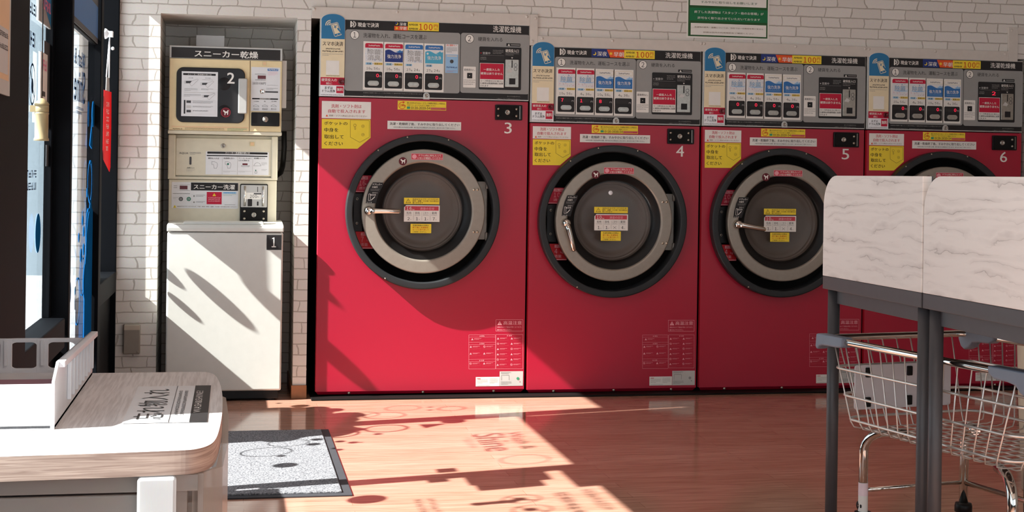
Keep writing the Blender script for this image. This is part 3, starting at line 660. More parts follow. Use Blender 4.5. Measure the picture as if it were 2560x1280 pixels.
def machine(num, X0, Wd, ztop, zpan, zfold, L, T, label, name_pos=None):
    root = thing('washer_dryer', label, 'washing machine', (X0, 0, 0), 0, 'red coin washer dryers along the back wall')
    toL = lambda px, py: (lambda p: (p.x - (L['org'] if L['org'] is not None else X0), p.z))(at(px, py, 1, 0))
    mA = lambda x, y: toL(*L['A'](x, y)); mB = lambda x, y: toL(*L['B'](x, y)); mC = lambda x, y: toL(*L['C'](x, y)); mG = lambda x, y: toL(*L['G'](x, y))
    cx, cz, R = L['door']
    # --- body and enamelled front with the round opening
    MB().box((.006, .13, .02), (Wd-.006, .95, ztop-.004)).box((.006,.02,.02),(.010,.13,ztop-.004)).box((Wd-.010,.02,.02),(Wd-.006,.13,ztop-.004)).box((.006,.03,ztop-.008),(Wd-.006,.13,ztop-.004)).box((.006,.03,.014),(Wd-.006,.13,.02)).build('body', m_bodyside, root)
    b = MB(); n = 96; x0, x1, z0, z1 = .004, Wd-.004, zfold, zpan-.004; rh = R-.02
    circ = [(cx+rh*math.cos(2*PI*k/n), cz+rh*math.sin(2*PI*k/n)) for k in range(n)]
    outer = []
    for k in range(n):
        c_, s_ = math.cos(2*PI*k/n), math.sin(2*PI*k/n)
        tx = ((x1-cx)/c_ if c_ > 1e-9 else (x0-cx)/c_ if c_ < -1e-9 else 1e9); tz = ((z1-cz)/s_ if s_ > 1e-9 else (z0-cz)/s_ if s_ < -1e-9 else 1e9)
        t_ = min(tx, tz); outer.append((cx+c_*t_, cz+s_*t_))
    cor = {}
    for q in ((x0,z0),(x1,z0),(x1,z1),(x0,z1)):
        a = math.atan2(q[1]-cz, q[0]-cx) % (2*PI); k = int(a/(2*PI)*n); cor[k] = q
    V = [(x, 0, z) for x, z in circ] + [(x, 0, z) for x, z in outer]; F = []
    for k in range(n):
        j = (k+1) % n
        if k in cor: V.append((cor[k][0], 0, cor[k][1])); F.append((k, n+k, len(V)-1, n+j, j))
        else: F.append((k, n+k, n+j, j))
    b.add(V, F)
    b.add([(x0,0,z0),(x1,0,z0),(x1-.012,.016,z0-.016),(x0+.012,.016,z0-.016)], [(0,1,2,3)])          # folded bottom edge
    b.add([(x0,0,z0),(x0+.012,.016,z0-.016),(x0-.003,.016,z0+.01)], [(0,1,2)]); b.add([(x1,0,z0),(x1-.012,.016,z0-.016),(x1+.003,.016,z0+.01)], [(0,1,2)])
    b.add([(x0,0,z0),(x0,0,z1),(x0-.003,.02,z1),(x0-.003,.02,z0)], [(0,1,2,3)], 1); b.add([(x1,0,z0),(x1,0,z1),(x1+.003,.02,z1),(x1+.003,.02,z0)], [(0,1,2,3)], 1)
    b.build('front_panel', [m_red, m_redside], root)
    for fx in (.16, .51, .85):
        MB().lathe([(0,-.004),(.004,-.004),(.007,-.001),(.007,.004)], (fx*Wd, .006, zfold-.008), 1, 14).build('front_screw', m_brass, root)
    # --- control panel
    cp = MB(); cp.prism([(0,zpan),(Wd,zpan),(Wd,ztop),(0,ztop)], 0, .03, 1, 0); cp.build('control_panel', m_silver, root, bevel=.003)
    d = Decal(mA); d.rect(.006, zpan+.006, Wd-.004, ztop-.005, 'black', 1, raw=True)
    for k in ('grey1', 'grey2'): d.rect(*L[k], 'panelgrey', 2, .012)
    for k, s_ in (('c1','1'),('c2','2')):
        x, y, r = L[k]; c = mA(x, y); rm = abs(mA(x+r, y)[0]-c[0]); d.disc(*c, rm, 'black', 3, raw=True); d.disc(*c, rm*.90, 'white', 4, raw=True)
        d.text(s_, c[0]-rm*.38, c[1]-rm*.58, c[0]+rm*.34, c[1]+rm*.58, 'black', 5, .005, raw=True)
    d.text('洗濯物を入れ、運転コースを選ぶ', *L['t1'], 'black', 3, .002); d.text('硬貨を入れる', *L['t2'], 'black', 3, .002)
    d.text('洗濯乾燥機', *L['title'], 'white', 3, .01); coin_icon(d, *L['coin'], 3); d.text('現金で決済', *L['cash'], 'white', 3, .03)
    d.text('洗濯物の種類や量によって表示時間より運転時間が延長される場合があります', *L['f1'], 'grey', 3, .004); d.text('運転中に料金を追加すると、乾燥時間を延長できます', *L['f2'], 'grey', 3, .004)
    d.text('おつりは出ません', *L['f3'], 'grey', 3, .004); d.text('一度投入された硬貨は戻りません', *L['f4'], 'grey', 3, .004)
    a = L['plate']; d.rect(*a, 'black', 3, .002); q = d.corners(*a); d.warn(q[0]+.012, (q[1]+q[3])/2-.001, .006, 'white', None, 4, True); d.rect(q[0]+.022, q[1]+.005, q[2]-.003, q[3]-.005, 'grey', 4, raw=True)
    d.build('panel_print', root, -.0012)
    # --- payment sign with the arched blue tab
    x0_, ya, ys, yb, yc, x1_ = L['tab']; yA, yB = L['tabred']
    A0, A1 = mA(x0_, ys), mA(x1_, ys); top = mA((x0_+x1_)/2, ya)[1]; cxm = (A0[0]+A1[0])/2; hw = (A1[0]-A0[0])/2
    b0 = mA(x0_, yb)[1]; c0 = mA(x0_, yc)[1]; r0 = mA(x0_, yA)[1]; e0 = mA(x0_, yB)[1]; zs = (A0[1]+A1[1])/2
    arch = [(cxm+hw*math.cos(PI*k/20), zs+(top-zs)*math.sin(PI*k/20)) for k in range(21)]
    sg = MB(); sg.prism([(cxm-hw, e0), (cxm+hw, e0)] + arch, -.005, -.001, 1); so = sg.build('payment_sign', m_whiteplastic, root)
    d = Decal(); d.poly([(cxm-hw+.001, b0), (cxm+hw-.001, b0)] + [(cxm+(x-cxm)*.985, zs+(z-zs)*.985) for x, z in arch], 'tabblue', 0, True)
    d.rect(cxm-hw, r0, cxm+hw, b0, 'cream', 0, raw=True); d.rect(cxm-hw, c0, cxm+hw, r0, 'crimson', 0, raw=True)
    yen_phone(d, lambda x, y: (cxm-hw+x*2*hw, b0+y*(top-b0)), 1)
    d.mp = mA
    d.text('スマホ決済', *L['smaho'], 'black', 1, .02); q = d.corners(*L['smaho']); w2 = q[2]-q[0]
    d.bars(q[0]+w2*.15, q[1]-.018, q[2]-w2*.15, q[1]-.011, 1, 'black', 1, .8, 1, 2, raw=True); d.bars(q[0], q[1]-.030, q[2], q[1]-.022, 1, 'black', 1, .8, 1, 3, raw=True)
    d.bars(q[0], q[1]-.050, q[2], q[1]-.036, 2, 'grey', 1, .45, .3, 4, raw=True)
    d.rect(cxm-hw*.55, r0+.012, cxm+hw*.55, r0+.012+hw*1.2, 'white', 1, raw=True); d.bars(cxm-hw*.55, r0+.005, cxm+hw*.6, r0+.009, 1, 'dgrey', 1, .9, 1, 5, raw=True)
    d.text('硬貨投入の', *L['pre1'], 'white', 1, .02); d.text('前に', *L['pre2'], 'white', 1, .02)
    d.text('まずは', *L['mazu'], 'black', 1, .02); d.text('ドラム洗浄', *L['drum'], 'black', 1, .02); d.rect(*L['free'], 'crimson', 1); q = d.corners(*L['free'])
    d.text('無料', q[0]+.003, q[1]+(q[3]-q[1])*.3, q[2]-.003, q[3]-(q[3]-q[1])*.25, 'white', 2, .03, raw=True)
    d.bars(cxm-hw*.95, e0+.003, cxm+hw*.9, e0+.008, 1, 'dgrey', 1, .8, 1, 6, raw=True)
    d.build('sign_print', so, -.0055)
    bx, by, br = L['rinse']; c = mA(bx, by); rm = abs(mA(bx+br, by)[0]-c[0])
    MB().lathe([(0,-.002),(rm*.45,-.002),(rm*.55,-.008),(rm*.9,-.009),(rm,-.006),(rm,.001)], (c[0], -.005, c[1]), 1, 28).build('rinse_button', mat('dark_red_button', (110,22,34), .3), root)
    # --- night and morning discount strip
    d = Decal(mA)
    if num == 3:
        d.rect(935,158,1095,210,'black',0); moon(d, 968, 180, .0065, 1); d.text('深夜', 1000,166,1078,206,'white',1,.02)
        d.rect(940,206,1095,260,'orange',0); sunny(d, 968, 231, .007, 1); d.text('早朝', 1000,212,1078,254,'white',1,.02)
        yb_ = (1095,158,1448,268); tx = ((1105,180,1210,205),(1105,226,1210,252),(1222,182,1375,256),(1392,190,1436,224),(1395,232,1435,255))
    else:
        d.rect(938,178,1180,302,'navy',0); moon(d, 978, 244, .0085, 1); d.text('深夜', 1018,214,1150,282,'white',2,.02)
        d.poly([(1150,188),(1392,196),(1392,306),(1196,299)],'orange',1); sunny(d, 1207, 246, .0085, 2); d.text('早朝', 1245,222,1385,292,'white',2,.02)
        yb_ = (1392,195,1815,322); tx = ((1414,218,1535,246),(1410,272,1530,300),(1556,222,1736,306),(1750,228,1796,270),(1750,278,1796,306))
    d.rect(*yb_, 'yellow', 1); d.text('AM0:00', *tx[0], 'black', 2, .03); d.text('AM8:00', *tx[1], 'black', 2, .03); d.text('100', *tx[2], 'redorange', 2, .03); d.text('円', *tx[3], 'redorange', 2, .03); d.text('割引', *tx[4], 'redorange', 2, .02)
    d.build('discount_sticker', root, -.0035)
    # --- course cards
    for k, cd in enumerate(T['cards']):
        xx, yy, ww, hh, dx, dy = L['card']; q = (lambda a, b_: (a[0], b_[1], b_[0], a[1]))(mA(xx+dx*k, yy+dy*k), mA(xx+dx*k+ww, yy+dy*k+hh))
        o0 = len(COL.objects); course_card(root, q, *cd)
    for o in root.children:
        if o.name.startswith('course_card'): o.location.y = -.003
    if num == 3:                                                    # extra leaflet on the large machine
        d = Decal(mA); d.rect(1525,412,1665,745,'palegrey',0); d.rect(1525,530,1665,745,'skyblue',1); d.text('お願い', 1535,416,1655,440,'orange',1,.02); d.bars(1535,452,1655,515,4,'dgrey',1,.5,.5,2)
        d.rect(1540,540,1655,560,'lgrey',2); c = mA(1595,612); d.disc(*c,.0095*.9,'white',2,raw=True); d.ring(*c,.0088,.006,'dgrey',3,raw=True); d.disc(*c,.006,'dgrey',3,raw=True); d.bars(1535,670,1655,690,1,'navy',2,.9,1,3); d.bars(1535,715,1655,738,2,'redorange',2,.4,.6,4)
        d.build('leaflet', root, -.004)
    # --- coin unit
    d = Decal(mA); d.rect(*L['cpanel'], 'black', 0, .006)
    c = mA(*L['lamp']); d.disc(*c, .0028, T['lamp'], 1, raw=True); d.text('営業中', *L['open'], 'lgrey', 1, .01); d.rect(*L['cline'], 'grey', 1); d.bars(*L['csm'], 3, 'grey', 1, .5, .8, 3)
    d.rect(*L['cwin'], 'carddark', 1); q = d.corners(*L['cwin']); d.bars(q[0], q[1]+.003, q[0]+(q[2]-q[0])*.25, q[3]-.003, 2, 'grey', 2, .55, 1, 5, raw=True)
    if T.get('credit'): h_ = q[3]-q[1]; d.text(T['credit'], q[0]+(q[2]-q[0])*.62, q[1]+h_*.1, q[0]+(q[2]-q[0])*.8, q[1]+h_*.9, 'led', 2, .01, raw=True)
    d.text('硬貨投入口', *L['slot_t'], 'white', 1, .02); d.bars(*L['slot_s'], 2, 'grey', 1, .5, .6, 6)
    c = mA(*L['tri']); d.poly([(c[0]-.0045, c[1]+.003), (c[0]+.0045, c[1]+.003), (c[0], c[1]-.004)], 'white', 1, True)
    po = d.build('coin_panel', root, -.004)
    a = L['coinu']; q = d.corners(*a); MB().prism(rrect(q[0],q[1],q[2],q[3],.003,3), -.008, -.003, 1).build('coin_slot_plate', m_metal, po, bevel=.0015)
    d = Decal(); w2, h2 = q[2]-q[0], q[3]-q[1]; d.rect(q[0]+w2*.46, q[3]-h2*.30, q[0]+w2*.54, q[3]-h2*.03, 'black', 0, raw=True); d.rect(q[0]+w2*.30, q[1]+h2*.10, q[0]+w2*.76, q[1]+h2*.32, 'black', 0, raw=True)
    for yy in (.80,.66): d.ring(q[0]+w2*.76, q[1]+h2*yy, w2*.13, w2*.10, 'dgrey', 0, 20, True)
    d.poly([(q[0]+w2*.1,q[1]+h2*.55),(q[0]+w2*.3,q[1]+h2*.68),(q[0]+w2*.55,q[1]+h2*.60),(q[0]+w2*.45,q[1]+h2*.52)], 'lgrey', 0, True)
    d.build('coin_slot', po, -.0085)
    d = Decal(mA); a = L['noref']; d.rect(*a, 'white', 0); q = d.corners(*a); zsp = mA(a[0], L['norefy'])[1]; d.rect(q[0]+.002, zsp, q[2]-.002, q[3]-.002, 'crimson', 1, raw=True)
    d.text('一度投入した', *L['nr1'], 'white', 2, .03); d.text('硬貨は戻りません', *L['nr2'], 'white', 2, .03)
    hh = zsp-q[1]; w_ = q[2]-q[0]-.006
    for i, (s_, f_) in enumerate((('コース料金以上に投入し',1),('た硬貨は乾燥時間に加算',1),('されます',.36))): d.text(s_, q[0]+.003, zsp-hh*(.10+.30*i)-hh*.22, q[0]+.003+w_*f_, zsp-hh*(.10+.30*i), 'black', 1, .02, raw=True)
    d.build('no_refund_sticker', po, -.0055)
    d = Decal(mA); a = L['soft']; d.rect(*a, 'white', 0, .004); q = d.corners(*a); w2, h2 = q[2]-q[0], q[3]-q[1]
    d.text('柔軟剤なし', q[0]+w2*.06, q[3]-h2*.21, q[2]-w2*.06, q[3]-h2*.10, 'dgrey', 1, .01, raw=True); d.rect(q[0]+w2*.31, q[1]+h2*.44, q[0]+w2*.72, q[1]+h2*.70, 'black', 1, .002, raw=True); d.disc((q[0]+q[2])/2, q[1]+h2*.57, .002, 'white', 2, 12, raw=True)
    d.bars(q[0]+w2*.05, q[1]+h2*.08, q[2]-w2*.05, q[1]+h2*.38, 3, 'grey', 1, .45, .8, 7, raw=True); d.build('softener_sticker', root, -.004)
    # --- panel lock tab
    a = L['tab_lock']; q = d.corners(*a); cx_, hw_ = (q[0]+q[2])/2, (q[2]-q[0])/2; z_ = q[3]-hw_
    MB().prism([(q[0],q[1]),(q[2],q[1])]+[(cx_+hw_*math.cos(PI*k/12), z_+hw_*math.sin(PI*k/12)) for k in range(13)], -.006, -.001, 1).build('lock_tab', m_silver, root, bevel=.001)
    MB().lathe([(0,-.002),(hw_*.25,-.002),(hw_*.3,-.004),(hw_*.55,-.004),(hw_*.62,0)], (cx_, -.006, z_), 1, 24).build('panel_lock', m_metal, root)
    # --- stickers on the enamel
    d = Decal(mB); d.rect(*L['det'], 'white', 0); d.text('洗剤・ソフト剤は', *L['det1'], 'salmon', 1, .015); d.text('自動で投入されます', *L['det2'], 'salmon', 1, .015); d.text('洗剤・ソフト剤は入れないでください', *L['det3'], 'brown', 1, .008)
    q = d.corners(*L['det3']); d.warn(q[0]-.009, (q[1]+q[3])/2-.001, .006, 'orange', None, 1, True); d.build('detergent_notice', root, -.0006)
    d = Decal(mB); d.poly(L['pok'], 'yellow', 0)
    for s_, bx_ in zip(('ポケットの','中身を','取出して','ください'), L['pokt']): d.text(s_, *bx_, 'black', 1, .02)
    d.path(L['pocket'], .0012, 'brown', 1, True); d.ring(*mB(*L['key']), *L['keyr'], 'brown', 1, 24, True); kk = mB(*L['key']); s_ = L['keyr'][0]
    d.path([(kk[0]-s_*.35,kk[1]-s_*.95),(kk[0]-s_*.1,kk[1]-s_*2.9),(kk[0]+s_*.35,kk[1]-s_*3.0),(kk[0]+s_*.75,kk[1]-s_*2.4),(kk[0]+s_*.4,kk[1]-s_*1.9),(kk[0]+s_*.35,kk[1]-s_*.95)], .0012, 'brown', 1, False, True)
    for (x, y), s__ in zip(L['coins'], ('10','100')):
        c = mB(x, y); d.ring(*c, s_*1.05, s_*.9, 'brown', 1, 24, True); d.text(s__, c[0]-s_*(.45 if s__=='10' else .6), c[1]-s_*.35, c[0]+s_*(.45 if s__=='10' else .6), c[1]+s_*.35, 'brown', 1, .03, raw=True)
    d.build('empty_pockets_notice', root, -.0006)
    d = Decal(mB); a = L['help']; d.rect(*a, 'yellow', 0); q = d.corners(*a); w2, h2 = q[2]-q[0], q[3]-q[1]; c = (q[0]+w2*.09, q[1]+h2*.46); d.ring(*c, h2*.40, h2*.33, 'orange', 1, 24, True, .9, 2*PI+.2); d.poly([(c[0]+h2*.05,c[1]+h2*.5),(c[0]+h2*.32,c[1]+h2*.40),(c[0]+h2*.08,c[1]+h2*.22)],'orange',1,True)
    d.text('24h', c[0]-h2*.24, c[1]-h2*.10, c[0]+h2*.30, c[1]+h2*.18, 'redorange', 2, .04, raw=True)
    d.text('使い方がわからない・エラーや故障が発生した場合は、', q[0]+w2*.19, q[3]-h2*.33, q[2]-w2*.02, q[3]-h2*.12, 'brown', 1, .02, raw=True); d.text('下記フリーダイヤルまでご連絡ください', q[0]+w2*.19, q[3]-h2*.58, q[0]+w2*.78, q[3]-h2*.38, 'brown', 1, .01, raw=True)
    d.rect(q[0]+w2*.19, q[1]+h2*.10, q[0]+w2*.255, q[1]+h2*.36, 'mint', 1, raw=True); d.text('0120-2020-54', q[0]+w2*.275, q[1]+h2*.08, q[0]+w2*.67, q[1]+h2*.36, 'brown', 1, .03, raw=True); d.rect(q[0]+w2*.68, q[1]+h2*.06, q[2]-w2*.01, q[1]+h2*.32, 'salmon', 1, raw=True)
    d.bars(q[0]+w2*.685, q[1]+h2*.09, q[2]-w2*.02, q[1]+h2*.29, 2, 'peach', 2, .4, .7, 4, raw=True)
    d.build('helpline_sticker', root, -.0006)
    d = Decal(mB); a = L['take']; d.rect(*a, 'white', 0); d.text('洗濯・乾燥終了後、すみやかに取り出してください', *L['take1'], 'black', 1, .02); q = d.corners(*a)
    d.text('※次のお客さまがお待ちの際、取り出される場合がございます。あらかじめご了承ください。', q[0]+(q[2]-q[0])*.08, q[1]+(q[3]-q[1])*.16, q[2]-(q[2]-q[0])*.08, q[1]+(q[3]-q[1])*.34, 'dgrey', 1, .01, raw=True); d.build('take_out_notice', root, -.0006)
    # --- lock box and number
    a = L['lock']; q = d.corners(*a); w2, h2 = q[2]-q[0], q[3]-q[1]
    lb = MB().prism(rrect(q[0],q[1],q[2],q[3],.004,3), -.012, 0, 1).build('lock_box', m_black, root, bevel=.002)
    MB().prism(rrect(q[0]+w2*.04,q[1]+h2*.06,q[2]-w2*.15,q[3]-h2*.06,.01,4), -.018, -.011, 1).build('lock_plate', m_cavity, lb, bevel=.002)
    bolts = ((.10,.27),(.10,.72),(.77,.27),(.77,.72))
    for fx, fz in (bolts if num in (3,4) else bolts[2:]):
        MB().lathe([(0,-.006),(.004,-.005),(.0058,-.001),(.006,.002)], (q[0]+w2*fx, -.018, q[1]+h2*fz), 1, 16).build('bolt', m_brass, lb)
    kx = .44 if num in (3,4) else .36
    MB().lathe([(0,-.004),(.006,-.004),(.008,-.007),(.011,-.007),(.0125,0)], (q[0]+w2*kx, -.018, q[1]+h2*.50), 1, 28).build('key_cylinder', m_metal, lb)
    MB().box((q[0]+w2*.885, -.020, q[1]+h2*.08), (q[0]+w2*.905, -.011, q[1]+h2*.92)).build('latch_bar', m_metal, lb)
    d = Decal(mB); d.text(str(num), *L['num'], 'white', 0, .012); d.build('machine_number', root, -.0006)
    # --- round door
    sur = MB().lathe([(R-.004,.0),(R,-.006),(R,-.047),(R-.0006,-.0505),(R-.003,-.0532),(R-.0055,-.0539),(R-.008,-.0541),(R-.026,-.0541),(R-.0285,-.0539),(R-.031,-.0528),(R-.0325,-.050),(R-.033,-.045),(R-.034,.03)], (cx,0,cz), 1, 128); sur.build('door_surround', m_dark, root)
    MB().lathe([(R-.012,.02),(R-.030,.055),(R*.45,.06),(0,.06)], (cx,0,cz), 1, 96).build('door_recess', m_cavity, root)
    for ang in (1.80, 1.25, 2.22, 4.2):
        MB().lathe([(0,-.002),(.0035,-.001),(.004,.001)], (cx+(R-.006)*math.cos(ang), -.054, cz+(R-.006)*math.sin(ang)), 1, 10).build('surround_screw', m_brass, root)
    for k, (bx_, s1) in enumerate(zip(L['cap'], T['caps'])):
        d = Decal(mC); d.rect(*bx_, 'crimson' if k == 0 else 'red', 0); q = d.corners(*bx_); w2, h2 = q[2]-q[0], q[3]-q[1]
        d.rect(q[0]+w2*.30, q[3]-h2*.24, q[0]+w2*.78, q[3]-h2*.06, 'pinkwhite', 1, raw=True); d.text('洗濯', q[0]+w2*.33, q[3]-h2*.22, q[0]+w2*.75, q[3]-h2*.08, 'crimson', 2, .01, raw=True)
        d.text(s1, q[0]+w2*.30, q[1]+h2*.40, q[0]+w2*(.62 if len(s1) > 1 else .46), q[3]-h2*.30, 'pinkwhite', 1, .005, raw=True); d.text('kg', q[0]+w2*.64, q[1]+h2*.40, q[0]+w2*.80, q[1]+h2*.56, 'pinkwhite', 1, .005, raw=True)
        d.text('適量', q[0]+w2*.28, q[1]+h2*.16, q[0]+w2*.70, q[1]+h2*.34, 'pinkwhite', 1, .005, raw=True); d.rect(q[0], q[1]+h2*.02, q[2], q[1]+h2*.07, 'pinkwhite', 1, raw=True)
        d.build('capacity_sticker', root, .03)
    a = L['latch']; q = (mC(a[0],a[3])+mC(a[2],a[1])); lp = MB().box((q[0], .02, q[1]), (q[2], .056, q[3])).build('latch_plate', m_black, root, bevel=.003)
    for fz in (.22,.85): MB().lathe([(.004,-.002),(.006,-.002),(.006,.001)], (q[0]+(q[2]-q[0])*.4, .02, q[1]+(q[3]-q[1])*fz), 1, 12).build('latch_screw', m_brass, lp)
    a = L['hinge']; q = (mC(a[0],a[3])+mC(a[2],a[1])); hb = MB().box((q[0]-.04, -.006, q[1]), (q[2], .0, q[3])).box((q[2]-.006, -.006, q[1]), (q[2], .05, q[3]))
    for zz_ in (q[1]+.015, q[3]-.015): hb.cyl((q[2]-.004,-.010,zz_-.02),(q[2]-.004,-.010,zz_+.02),.007,12)
    hb.build('door_hinge', mat('worn_hinge_metal', (120,115,108), .45, .6, var=.15), root, bevel=.002)
    dx_, dz_, ro, ri = L['ring']; dr = MB().lathe([(ro-.004,.0),(ro,-.006),(ro,-.033),(ro-.001,-.0365),(ro-.0035,-.0385),(ro-.006,-.0389),(ro-.009,-.0390),(ri+.012,-.0400),(ri+.009,-.0400),(ri+.006,-.0394),(ri+.003,-.037),(ri+.001,-.033),(ri,-.028),(ri-.004,-.010)], (dx_,0,dz_), 1, 128)
    door = dr.build('door', m_steel, root)
    MB().lathe([(ri+.001,-.030),(ri-.012,-.026),(ri-.03,-.020),(ri-.036,-.012),(ri-.040,0)], (dx_,0,dz_), 1, 96).build('door_gasket', m_black, door)
    MB().lathe([(ri-.034,-.012),(ri-.040,.004),(ri-.044,.018),(ri-.047,.020),(ri-.049,.019),(ri-.052,.034),(ri-.055,.036),(ri-.059,.035),(ri-.070,.042),(ri-.09,.045),(0,.046)], (dx_,0,dz_), 1, 96).build('glass_bowl', mat('dark_glass_bowl', (92,83,77), .35, var=.05), door)
    MB().lathe([(ri-.034,-.014),(0,-.0155)], (dx_,0,dz_), 1, 96).build('door_glass', m_doorglass, door)
    hx, hz, ang, ln = L['hand']; ang = T['lever']; hl = ln
    hm = MB().lathe([(0,-.036),(.014,-.034),(.020,-.026),(.021,-.010),(.023,0)], (hx,-.040,hz), 1, 32)
    e = (math.cos(ang), math.sin(ang))
    hm.tube([(hx+e[0]*.005,-.062,hz+e[1]*.005),(hx+e[0]*.03,-.064,hz+e[1]*.03),(hx+e[0]*hl*.6,-.066,hz+e[1]*hl*.6),(hx+e[0]*hl*.95,-.066,hz+e[1]*hl*.95),(hx+e[0]*hl,-.066,hz+e[1]*hl)], [.015,.0145,.0125,.0115,.006], 16)
    hm.build('door_handle', m_chrome, door)
    for fx, fz in L['rivets']:
        c = mC(fx, fz); MB().lathe([(0,-.004),(.004,-.0035),(.0065,0)], (c[0], -.041, c[1]), 1, 14).build('rivet', m_brass, door)
    d = Decal(mC); c = mC(*L['pet']); pet_icon(d, c[0], c[1], L['petr'], 0); d.build('no_pets_sticker', door, -.0425)
    d = Decal(mC); a = L['chk']; d.rect(*a, 'pinkwhite', 0); q = d.corners(*a); w2, h2 = q[2]-q[0], q[3]-q[1]; d.rect(q[0]+w2*.012, q[1]+h2*.06, q[2]-w2*.012, q[3]-h2*.06, 'salmon', 1, raw=True); d.disc(q[0]+w2*.10, q[1]+h2*.5, h2*.36, 'pinkwhite', 2, 20, raw=True)
    d.text('ドラム内に何も入って', q[0]+w2*.24, q[1]+h2*.54, q[2]-w2*.06, q[3]-h2*.14, 'white', 2, .02, raw=True); d.text('いないか確認してください', q[0]+w2*.20, q[1]+h2*.12, q[2]-w2*.02, q[1]+h2*.46, 'white', 2, .02, raw=True); d.build('empty_drum_sticker', door, -.0425)
    d = Decal(mC); d.poly(L['lev'], 'black', 0); xs = [p[0] for p in L['lev']]; ys = [p[1] for p in L['lev']]; x0_, x1_, y0_, y1_ = min(xs), max(xs), min(ys), max(ys); Bx = lambda a, b_: (x0_+(x1_-x0_)*a, y0_+(y1_-y0_)*b_)
    d.text('ドアレバー', *Bx(.40,.05), *Bx(.92,.15), 'white', 1, .02); d.text('の操作', *Bx(.36,.18), *Bx(.68,.27), 'white', 1, .02); d.bars(*Bx(.27,.31), *Bx(.78,.42), 2, 'grey', 1, .5, .9, 3)
    d.text('ひらく', *Bx(.38,.46), *Bx(.66,.53), 'white', 1, .01); d.text('とじる', *Bx(.06,.92), *Bx(.34,.98), 'white', 1, .01)
    d.path([Bx(.17,.55),Bx(.26,.55),Bx(.26,.86),Bx(.14,.86)], .0015, 'white', 1, True); d.path([Bx(.28,.57),Bx(.56,.57),Bx(.56,.62),Bx(.28,.62)], .0015, 'white', 1, True); d.line(Bx(.30,.85), Bx(.52,.68), .003, 'white', 1)
    d.build('lever_label', door, -.0432)
    d = Decal(mC); a = L['g1']; d.rect(*a, 'yellow', 0); q = d.corners(*a); w2, h2 = q[2]-q[0], q[3]-q[1]; d.warn(q[0]+w2*.12, q[1]+h2*.44, h2*.44, 'brown', None, 1, True); d.warn(q[0]+w2*.12, q[1]+h2*.44, h2*.32, 'yellow', 'brown', 2, True)
    for i, (s_, f_) in enumerate((('当店はセルフサービスのため、',1),('紛失・盗難・その他一切の責任は',1),('負いかねます',.4))): d.text(s_, q[0]+w2*.24, q[3]-h2*(.10+.29*i)-h2*.22, q[0]+w2*.24+w2*.74*f_, q[3]-h2*(.10+.29*i), 'brown', 1, .03, raw=True)
    d.build('liability_sticker', door, -.019)
    d = Decal(mC); a = L['g2']; q = d.corners(*a); w2, h2 = q[2]-q[0], q[3]-q[1]; d.poly([(q[0],q[1]),(q[2],q[1]),(q[2],q[3]),(q[0]+w2*.06,q[3]),(q[0],q[3]-h2*.14)], 'white', 0, True)
    d.rect(q[0]+w2*.03, q[3]-h2*.32, q[2]-w2*.03, q[3]-h2*.06, 'salmon', 1, raw=True); d.text(T['kg'], q[0]+w2*.07, q[3]-h2*.29, q[0]+w2*.21, q[3]-h2*.10, 'white', 2, .02, raw=True); d.text('kg', q[0]+w2*.23, q[3]-h2*.30, q[0]+w2*.29, q[3]-h2*.22, 'white', 2, .01, raw=True)
    d.rect(q[0]+w2*.335, q[3]-h2*.30, q[0]+w2*.34, q[3]-h2*.08, 'crimson', 2, raw=True); d.text('適量の目安', q[0]+w2*.45, q[3]-h2*.28, q[0]+w2*.85, q[3]-h2*.12, 'pinkwhite', 2, .02, raw=True)
    for i, (s_, v_) in enumerate(zip(('毛布','羽毛','こたつ','夏用'), T['load'])):
        xa = q[0]+w2*(.06+.235*i); d.text(s_, xa+w2*.01, q[1]+h2*.46, xa+w2*.15, q[1]+h2*.60, 'dgrey', 1, .01, raw=True); d.bars(xa, q[1]+h2*.36, xa+w2*.16, q[1]+h2*.42, 1, 'grey', 1, .7, 1, i, raw=True)
        if v_ == 'x': d.line((xa+w2*.03, q[1]+h2*.10), (xa+w2*.12, q[1]+h2*.26), .0012, 'dgrey', 1, True); d.line((xa+w2*.12, q[1]+h2*.10), (xa+w2*.03, q[1]+h2*.26), .0012, 'dgrey', 1, True)
        else: d.text(v_, xa+w2*.04, q[1]+h2*.09, xa+w2*.10, q[1]+h2*.27, 'black', 1, .02, raw=True); d.text('枚', xa+w2*.12, q[1]+h2*.10, xa+w2*.15, q[1]+h2*.16, 'grey', 1, .01, raw=True)
        if i: d.rect(xa-w2*.03, q[1]+h2*.08, xa-w2*.026, q[1]+h2*.60, 'dgrey', 1, raw=True)
    d.build('load_guide_sticker', door, -.019)
    d = Decal(mC); a = L['g3']; d.rect(*a, 'yellow', 0, .002); q = d.corners(*a); w2, h2 = q[2]-q[0], q[3]-q[1]
    for i, (s_, f_) in enumerate((('洗濯乾燥後の衣類は',1),('終了後に洗濯物を',.98),('カートに取り出して',1),('ご利用ください。',.85))): d.text(s_, q[0]+w2*.10, q[3]-h2*(.08+.23*i)-h2*.17, q[0]+w2*(.10+.78*f_), q[3]-h2*(.08+.23*i), 'brown' if i in (0,3) else 'redorange', 1, .02, raw=True)
    d.build('cart_sticker', door, -.019)
    if num == 4: MB().lathe([(0,-.003),(.009,-.003),(.0105,0)], (*[mC(638,412)[0], -.016], mC(638,412)[1]), 1, 24).build('round_sensor', m_whiteplastic, door)
    # --- printed warnings and plates
    d = Decal(mG); a = L['hot']; d.path([(a[0],a[1]),(a[2],a[1]),(a[2],a[3]),(a[0],a[3])], .0012, 'pinkwhite', 0, True); q = d.corners(*a); w2, h2 = q[2]-q[0], q[3]-q[1]
